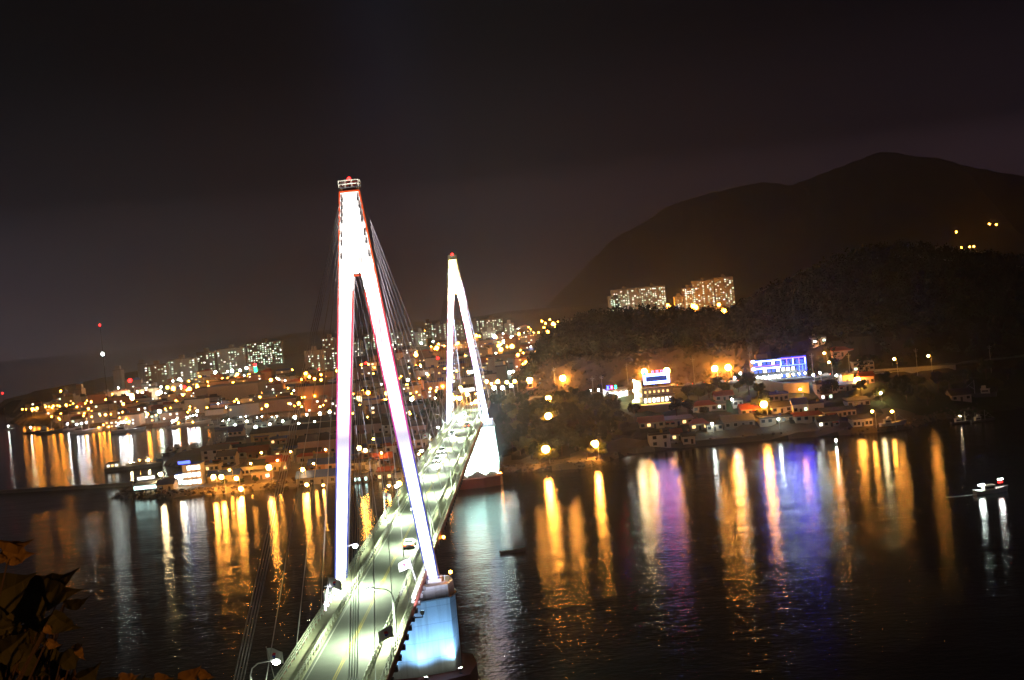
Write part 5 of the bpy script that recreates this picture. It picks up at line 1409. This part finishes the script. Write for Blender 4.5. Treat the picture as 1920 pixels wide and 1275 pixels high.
# mast with red lamps far left
for px, py, h, w in [(197, 692, 60, 'tall thin mast with a white and a red light left of the lone slim tower'), (115, 734, 30, 'thin mast with a dim orange light above the left shoreline'), (6, 740, 30, 'thin mast with a red light at the left picture edge')]:
    gp = at_height(px, py, h); t = thing('radio_mast', w, 'mast', (gp[0], gp[1], gp[2]))
    b = MB(); b.tube((0, 0, 0), (0, 0, h+(22 if h > 50 else 0)), .2, .1)
    b.tube((0, 0, h*.5), (0, 0, h*.52), .8, .8); b.build('mast', M['dark'], t)
    b = MB(); b.ball((0, -.6, h), 1.0 if h > 50 else .8); b.build('lamp', E['lamp_w' if h > 50 else 'far_r' if px < 50 else 'far_o'], t)
    if h > 50:
        b = MB(); b.ball((0, -.6, h+20), .7); b.build('lamp', E['far_r'], t)
# lights and houses on the mountain flank
for px, py, w in [(1793, 435, 'lone orange lamp high on the mountain flank'), (1855, 420, 'left orange lamp of the hamlet high on the mountain'), (1868, 421, 'right orange lamp of the hamlet high on the mountain'), (1803, 464, 'orange lamp left of the lit hamlet just above the dark hill'), (1818, 463, 'orange lamp in the lit hamlet just above the dark hill'), (1826, 462, 'right orange lamp of the hamlet just above the dark hill')]:
    q = at_Y(px, py, 2850 if py < 450 else 1900)
    t = thing('street_lamp', w, 'street lamp', (q[0], q[1], q[2]-7), 0, 'orange lamps on the mountain flank')
    b = MB(); b.tube((0, 0, -60), (0, 0, 6.5), .4, .2); b.build('pole', M['steel'], t)
    b = MB(); b.ball((0, 0, 7), .0009*dist(q)*.8); b.build('bulb', E['far_o'], t)  # oversized bulb takes in the glare of the distant lamp
# white gantry sign beyond the far tower
t = thing('gantry_sign', 'white lit sign board over the road beyond the far tower', 'sign', (-2.2, 352, zd(352)))
b = MB(); b.tube((-3.9, 0, -.3), (-3.9, 0, 7), .15); b.tube((-3.9, 0, 6.6), (4.0, 0, 6.6), .12); b.build('post', M['steel'], t)
b = MB(); b.box(-.6, -.2, 5.9, 6.2, .2, 1.5); b.build('panel', E['win_w'], t)

# ------------------------------------------------------------------ trees
def leaf_cloud(rng, lobes, n, size):
    """many leaf-clump faces scattered through a crown built of lobes (x, y, z, r)"""
    lob = np.array(lobes, float); pr = lob[:, 3]**2; pr /= pr.sum()
    idx = rng.choice(len(lob), n, p=pr)
    d = rng.normal(size=(n, 3)); d /= np.linalg.norm(d, axis=1)[:, None]
    rad = lob[idx, 3]*(rng.random(n)**.38)
    c = lob[idx, :3]+d*rad[:, None]*np.array([1, 1, .85])
    a = rng.normal(size=(n, 3)); a /= np.linalg.norm(a, axis=1)[:, None]
    b = np.cross(a, rng.normal(size=(n, 3))); b /= np.linalg.norm(b, axis=1)[:, None]
    s = size*rng.uniform(.5, 1.35, n)[:, None]
    V = np.stack([c-a*s, c-b*s*.6, c+a*s, c+b*s*.6], 1).reshape(-1, 3)
    Fc = np.arange(4*n).reshape(-1, 4)
    return V, Fc

def crown_mesh(seed, h, sp, n, m, size):
    rng = np.random.default_rng(seed)
    lobes = [(0, 0, h*.62, sp*.62)]
    for k in range(9):
        a = k*2.4+rng.uniform(-.4, .4); q = rng.uniform(.35, .75)
        lobes.append((sp*q*math.cos(a), sp*q*math.sin(a), h*rng.uniform(.38, .86), sp*rng.uniform(.28, .48)))
    V, Fc = leaf_cloud(rng, lobes, n, size)
    me = bpy.data.meshes.new('crown'); me.from_pydata(V.tolist(), [], Fc.tolist()); me.materials.append(m); me.update(); return me, lobes

TREE = {}
def tree_proto(key, h, sp, n, m, size, seed):
    me, lobes = crown_mesh(seed, h, sp, n, m, size)
    b = MB(); b.tube((0, 0, -1.2), (.1, 0, h*.32), .05*sp+.08, .04*sp+.05, 8); b.tube((.1, 0, h*.32), (0, .05, h*.7), .04*sp+.05, .03, 8)
    for x, y, z, r in lobes[1:7]: b.tube((.05, 0, h*.28+.04*z), (x*.8, y*.8, z), .018*sp+.03, .02, 5)
    TREE[key] = (me, b.mesh('trunk', M['bark']))
tree_proto('broad', 9, 4.2, 1500, M['leaf'], .42, 1); tree_proto('round', 7, 3.6, 1300, M['leaf2'], .38, 2)
tree_proto('tall', 12, 3.6, 1600, M['leaf'], .42, 3); tree_proto('bush', 3.2, 2.0, 600, M['leaf'], .28, 4)
def tree(px, py, kind, label, group, k=1., pos=None):
    g_ = ground(px, py) if pos is None else pos
    t = thing('bush' if kind == 'bush' else 'tree', label, 'bush' if kind == 'bush' else 'tree', (g_[0], g_[1], hz(g_[0], g_[1])-.1), rnd.uniform(0, 6.28), group)
    t.scale = (k*rnd.uniform(.9, 1.1), k*rnd.uniform(.9, 1.1), k)
    me, tr = TREE[kind]
    link('crown', me, t); link('trunk', tr, t)
rnd = random.Random(31)
words = {'broad': 'broad dark tree', 'round': 'round olive green tree', 'tall': 'tall dark tree'}
def grove(pts, where, group):
    for i, (px, py) in enumerate(pts):
        kd = ('broad', 'round', 'tall')[i % 3] if len(pts) > 1 else 'broad'
        tree(px, py, kd, f'{words[kd]} {where}', group, rnd.uniform(.75, 1.1))
grove([(945, 802), (962, 790), (980, 800), (998, 788), (1012, 775), (955, 830), (975, 840), (1000, 862), (1040, 800), (1060, 790), (1075, 770), (1095, 765), (1115, 775), (1135, 780), (1150, 790), (1085, 800), (1105, 810), (1130, 815), (1060, 830), (1080, 845), (1045, 862), (1145, 820), (1160, 805), (1010, 820), (935, 770), (960, 765), (1030, 770), (1050, 755)], 'in the grove between the far pier and the beach', 'trees of the grove beside the far pier')
for i, (ix, iy) in enumerate([(a, b) for a in range(10) for b in range(12)]):
    x, y = 14+ix*5.2+rnd.uniform(-1.8, 1.8), 322+iy*7.6+rnd.uniform(-2.5, 2.5)
    if y < np.interp(x, SX, SY)+16 or y > np.interp(x, RX, RY)-9 or (x < 20 and y < 330): continue
    kd = ('broad', 'round', 'tall')[rnd.randrange(3)]
    tree(0, 0, kd, f'{words[kd]} in the grove between the far pier and the beach', 'trees of the grove beside the far pier', rnd.uniform(.6, .95), (x, y))
for x, y, small in LIT_TREES:
    for dx, dy, s_ in (((-2.6, 3.4, .85), (2.8, 3.0, .75), (.2, 5.2, 1.0)) if not small else ((-1.5, 1.9, .6), (1.8, 2.2, .6))):
        tree(0, 0, 'round', 'round olive tree glowing orange around a lamp in the ' + ('village' if small else 'shore grove'), 'trees glowing around their lamps', s_, (x+dx, y+dy))
grove([(1012, 868), (1032, 868), (1100, 862), (1128, 858), (1018, 795), (1040, 795)], 'close to an orange lamp of the shore grove', 'trees of the shore grove lit by lamps')
grove([(790, 772), (805, 765), (818, 778), (800, 790), (775, 790), (825, 760), (785, 805), (812, 795)], 'left of the bridge before the far tower', 'trees left of the bridge end')
grove([(1190, 785), (1180, 800), (1270, 788), (1290, 775), (1330, 745), (1345, 738), (1360, 742), (1385, 735), (1405, 742), (1425, 745), (1400, 728), (1660, 735), (1690, 740), (1720, 730), (1760, 735), (1700, 755), (1740, 760), (1780, 730), (1810, 720), (1650, 750), (1615, 745), (1560, 745), (1425, 770), (1437, 776), (1290, 750), (1310, 752), (1850, 715), (1890, 712), (1870, 735)], 'on the slope among the village houses', 'trees on the village slope')
grove([(520, 716), (535, 712), (550, 716), (562, 722)], 'on the dark mound below the mast, left of the near tower', 'trees on the dark mound')
for px, py, w in [(1428, 772, 'bush glowing orange around its lamp in the village'), (1440, 774, 'bush at the right of the glowing one in the village'), (1320, 778, 'shrub in front of the white house with red hipped roof'), (1385, 714, 'small bush by the road left of the blue neon restaurant'), (1412, 712, 'small bush under the pole left of the blue neon restaurant'), (420, 910, 'low bush on the bank under the orange quay lamps'), (452, 908, 'scrubby bush on the bank under the twin lamps'), (480, 905, 'scrubby bush on the bank left of the barrack lamp')]:
    tree(px, py, 'bush', w, None, 1.2 if px > 1000 else .8)

def forest():
    rng = np.random.default_rng(17)
    Vs, Fs, Ms, off = [], [], [], 0
    pos = []
    x = 22.
    while x < 420:
        ry = float(np.interp(x, RX, RY)); y = ry+(22 if x < 140 else 9)
        while y < ry+175:
            pos.append((x+rng.uniform(-2.6, 2.6), y+rng.uniform(-2.6, 2.6))); y += 6.0 if y < ry+120 else 5.0
        x += 5.6
    P = np.array(pos); Z = H(P[:, 0], P[:, 1])
    for (px, py), z in zip(P, Z):
        h = rng.uniform(5, 12); sp = rng.uniform(1.9, 4.2)
        lobes = [(px, py, z+h*.6, sp), (px+rng.uniform(-1.5, 1.5), py+rng.uniform(-1.5, 1.5), z+h*.82, sp*.6), (px+rng.uniform(-2, 2), py-1, z+h*.4, sp*.8)]
        n = 62
        V, Fc = leaf_cloud(rng, lobes, n, .75)
        Vs.append(V); Fs.append(Fc+off); off += len(V); Ms.append(np.full(n, 0 if rng.random() < .6 else 1))
    # thin dry scrub on the bare cut below the wood
    for _ in range(900):
        px = rng.uniform(14, 150); py = float(np.interp(px, RX, RY))+rng.uniform(6, 24)
        z = float(H(px, py)); sp = rng.uniform(.5, 1.5); n = 16
        V, Fc = leaf_cloud(rng, [(px, py-.3, z+sp*.4, sp)], n, .5)
        Vs.append(V); Fs.append(Fc+off); off += len(V); Ms.append(np.full(n, 2 if rng.random() < .75 else 1))
    V = np.concatenate(Vs); Fc = np.concatenate(Fs)
    me = bpy.data.meshes.new('forest'); me.from_pydata(V.tolist(), [], Fc.tolist())
    me.materials.append(M['leaf']); me.materials.append(M['leaf5']); me.materials.append(M['scrub'])
    me.polygons.foreach_set('material_index', np.concatenate(Ms).astype(np.int32)); me.update()
    tag(link('forest', me), 'dense dark pine wood covering the hill behind the cliff', 'forest', None, 'stuff')
forest()

# ------------------------------------------------------------------ leafy plant close to the camera, lit by a path lamp behind the photographer
def foreground_plant():
    rng = random.Random(3)
    base = CAM+ray(40, 1260)*3.6; gz = 63.4-.62*max(0, math.hypot(base[0]-27, base[1]+203)-2.5)
    t = thing('broadleaf_shrub', 'leafy shrub with large heart-shaped lamplit leaves at the lower left', 'shrub', (base[0], base[1], gz-.1))
    L = Vector(t.location)
    lf, st = MB(), MB()
    def leaf(px, py, d, wpx, rot, tilt, mi):
        P = Vector(CAM+ray(px, py)*d)-L
        s = wpx/F*d
        U = Vector(_rt)*math.cos(rot)+Vector(_up)*math.sin(rot); Vv = Vector(_up)*math.cos(rot)-Vector(_rt)*math.sin(rot); N = -Vector(_fw)
        Vv = (Vv*math.cos(tilt)+N*math.sin(tilt)); Nn = U.cross(Vv)
        out = [(0, 0), (-.03, .16), (.05, .33), (.20, .44), (.36, .46), (.52, .40), (.66, .30), (.80, .17), (.92, .06), (1.06, 0)]
        out = [(u+rng.uniform(-.015, .015), v*rng.uniform(.86, 1.1)) for u, v in out]; cv = rng.uniform(.05, .40); wv = rng.uniform(.02, .06)
        vs = [P]; idx = []
        top = [P+U*(s*(u-.45))+Vv*(s*v*.95)+Nn*(s*(cv*v+.10*math.sin(u*3.1)-.2*u*u+wv*math.sin(u*17))) for u, v in out]
        bot = [P+U*(s*(u-.45))-Vv*(s*v*.95)+Nn*(s*(cv*v+.10*math.sin(u*3.1)-.2*u*u+wv*math.cos(u*15))) for u, v in out]
        mid = [P+U*(s*(u-.45))+Nn*(s*(.10*math.sin(u*3.1)-.2*u*u)) for u, v in out]
        vs = top+mid+bot; n = len(out)
        fs = []
        for i in range(n-1):
            fs += [(n+i, n+i+1, i+1, i), (2*n+i, 2*n+i+1, n+i+1, n+i)]
        lf.add(vs, fs, mi)
        a_ = P-U*(s*.45); b_ = a_-U*(s*.35)-Vector((0, 0, s*.6)); c_ = b_-Vector(_rt)*(.12+.10*rng.random())-Vector((0, 0, .30))+Vector(_fw)*.1; q = Vector((c_.x*.55, c_.y*.55, c_.z*.5))
        st.tube(a_, b_, .0022, .0026, 4); st.tube(b_, c_, .0028, .004, 4); st.tube(c_, q, .005, .009, 4); st.tube(q, (0, 0, -.1), .010, .016, 5)
    spec = [(24, 1017, 3.4, 62, -.15, .9, 1), (30, 1037, 3.4, 56, -.2, .35, 1), (2, 1045, 3.4, 30, -.5, .4, 1), (28, 1052, 3.4, 22, -.4, .3, 1), (8, 1105, 3.6, 100, .4, .2, 0), (88, 1090, 3.7, 96, .1, .8, 0), (92, 1108, 3.7, 92, -.15, .3, 0), (60, 1145, 3.7, 84, -1.5, .2, 0),
            (120, 1165, 3.5, 56, -.6, .3, 0), (92, 1181, 3.5, 22, -1., .2, 1), (148, 1222, 3.6, 34, -1.2, .4, 1), (130, 1232, 3.6, 50, .7, .3, 0), (100, 1206, 3.5, 26, -.4, .3, 1), (52, 1216, 3.6, 34, .3, .4, 0), (20, 1210, 3.6, 70, .6, .4, 0), (62, 1248, 3.6, 60, -.8, .3, 0), (10, 1160, 3.6, 60, -.9, .5, 0),
            (165, 1262, 3.5, 48, .5, .6, 0), (240, 1270, 3.5, 36, .0, .5, 1), (305, 1272, 3.5, 34, -.2, .4, 1), (355, 1268, 3.5, 44, .6, .3, 1), (386, 1264, 3.5, 30, -.6, .4, 1), (205, 1278, 3.5, 40, .2, .4, 0), (330, 1282, 3.5, 44, 0, .5, 0), (270, 1284, 3.5, 50, .3, .5, 0), (140, 1130, 3.7, 44, .1, .8, 0)]
    for q in spec: leaf(*q)
    for _ in range(95):
        px = rng.uniform(-60, 130)*1.; py = rng.uniform(1110, 1330)
        if px > 40+(py-1100)*.6: continue
        leaf(px, py, rng.uniform(3.7, 4.6), rng.uniform(38, 84), rng.uniform(-2.2, 1.4), rng.uniform(.1, .9), 0 if rng.random() < .8 else 1)
    for _ in range(14): leaf(rng.uniform(120, 420), rng.uniform(1290, 1330), rng.uniform(3.6, 4.2), rng.uniform(30, 60), rng.uniform(-1, 1), rng.uniform(.2, .8), 0)
    for k in range(16):                      # twigs
        a_ = Vector(CAM+ray(rng.uniform(-40, 140), rng.uniform(1100, 1270))*3.75)-L; b_ = a_+Vector(_rt)*rng.uniform(-.14, .05)-Vector((0, 0, rng.uniform(.12, .3)))
        st.tube(a_, b_, .0016, .003, 4); st.tube(b_, b_-Vector((.03, 0, .4)), .003, .005, 4)
    f = lf.build('foliage', [M['leaf_shaded'], M['leaf_lit']], t)
    st.build('stem', M['bark'], t)
    lp = Vector((20.5, -204.0, 63.3))
    q = thing('street_lamp', 'orange path lamp on the lookout hill behind the leafy shrub', 'street lamp', lp)
    b = MB(); b.tube((0, 0, -.6), (0, 0, 4.4), .06, .045, 8); b.build('pole', M['dark'], q)
    b = MB(); b.tube((0, 0, 4.85), (0, 0, 5.05), .3, .05, 10); b.build('lamp_head', M['dark'], q)
    b = MB(); b.ball((0, 0, 4.62), .17, nu=10, nv=8); b.build('bulb', emit('path_lamp', ORANGE, 1700), q)
foreground_plant()

# ------------------------------------------------------------------ night haze
def haze(density):
    m = bpy.data.materials.new('haze'); m.use_nodes = True
    n, l = m.node_tree.nodes, m.node_tree.links; n.clear()
    o = n.new('ShaderNodeOutputMaterial'); v = n.new('ShaderNodeVolumePrincipled')
    v.inputs['Color'].default_value = (.80, .87, 1., 1); v.inputs['Density'].default_value = density; v.inputs['Anisotropy'].default_value = .86
    l.new(v.outputs[0], o.inputs['Volume'])
    b = MB(); b.box(3900, 13100, -5.5, 20800, 28600, 1500)
    o = b.build('haze', m); tag(o, kind='stuff')
HAZE = 1.25e-4
if HAZE: haze(HAZE)

# parked cars along the cliff road
src = [o for o in bpy.data.objects if o.get('category') == 'car'][0]
for px, py, w in [(1262, 726, 'parked car right of the yellow lit restaurant'), (1290, 724, 'parked car under the bare cliff, first from the restaurant'), (1312, 722, 'parked car under the bare cliff beside the utility pole'), (1352, 719, 'parked car between the pair of orange lamps'), (1376, 718, 'parked car right of the pair of orange lamps'), (1548, 706, 'parked car on the forecourt right of the blue neon restaurant'), (1600, 702, 'parked car on the road left of the guard wall')]:
    g_ = ground(px, py)
    c = copy_tree(src); c.location = (g_[0], g_[1], hz(g_[0], g_[1])+.25); c.rotation_euler = (0, 0, 1.5+rnd.uniform(-.2, .2))
    c['label'] = 'pale '+w; c['group'] = 'cars parked along the cliff road'
    for ch in list(c.children):
        if ch.type == 'LIGHT': bpy.data.objects.remove(ch)
        elif ch.name.startswith('headlight'): ch.data = ch.data.copy(); ch.data.materials[0] = M['glass']

# rubble along the waterline
def rubble():
    rng = random.Random(8); b = MB(); k = 0
    pts = [tuple(p) for p in COAST[:14]]+[tuple(COAST[-1]), tuple(COAST[0])]
    for (x0, y0), (x1, y1) in list(zip(COAST[:13], COAST[1:14]))+[(COAST[-1], COAST[0])]:
        n = int(math.hypot(x1-x0, y1-y0)*2.6)
        if 40 < (x0+x1)/2 < 150: n = n//12
        for _ in range(min(n, 260)):
            u = rng.random(); x, y = x0+(x1-x0)*u+rng.uniform(-1.5, 1.5), y0+(y1-y0)*u+abs(rng.gauss(1.5, 3.2))
            z = hz(x, y)
            if z < -.4: continue
            r = rng.uniform(.2, .75)*(1.3 if x < 0 else 1.)
            o = len(b.v); b.ball((x, y, z+.1*r), r, 0, 6, 4, rng.uniform(.5, .9))
            for i in range(o, len(b.v)):
                vx, vy, vz = b.v[i]; b.v[i] = (vx+rng.uniform(-.25, .25)*r, vy+rng.uniform(-.25, .25)*r, vz+rng.uniform(-.2, .2)*r)
    tag(b.build('rubble', M['rock']), 'dark boulders and rubble strewn along the waterline of the far shore', 'rubble', None, 'stuff')
rubble()
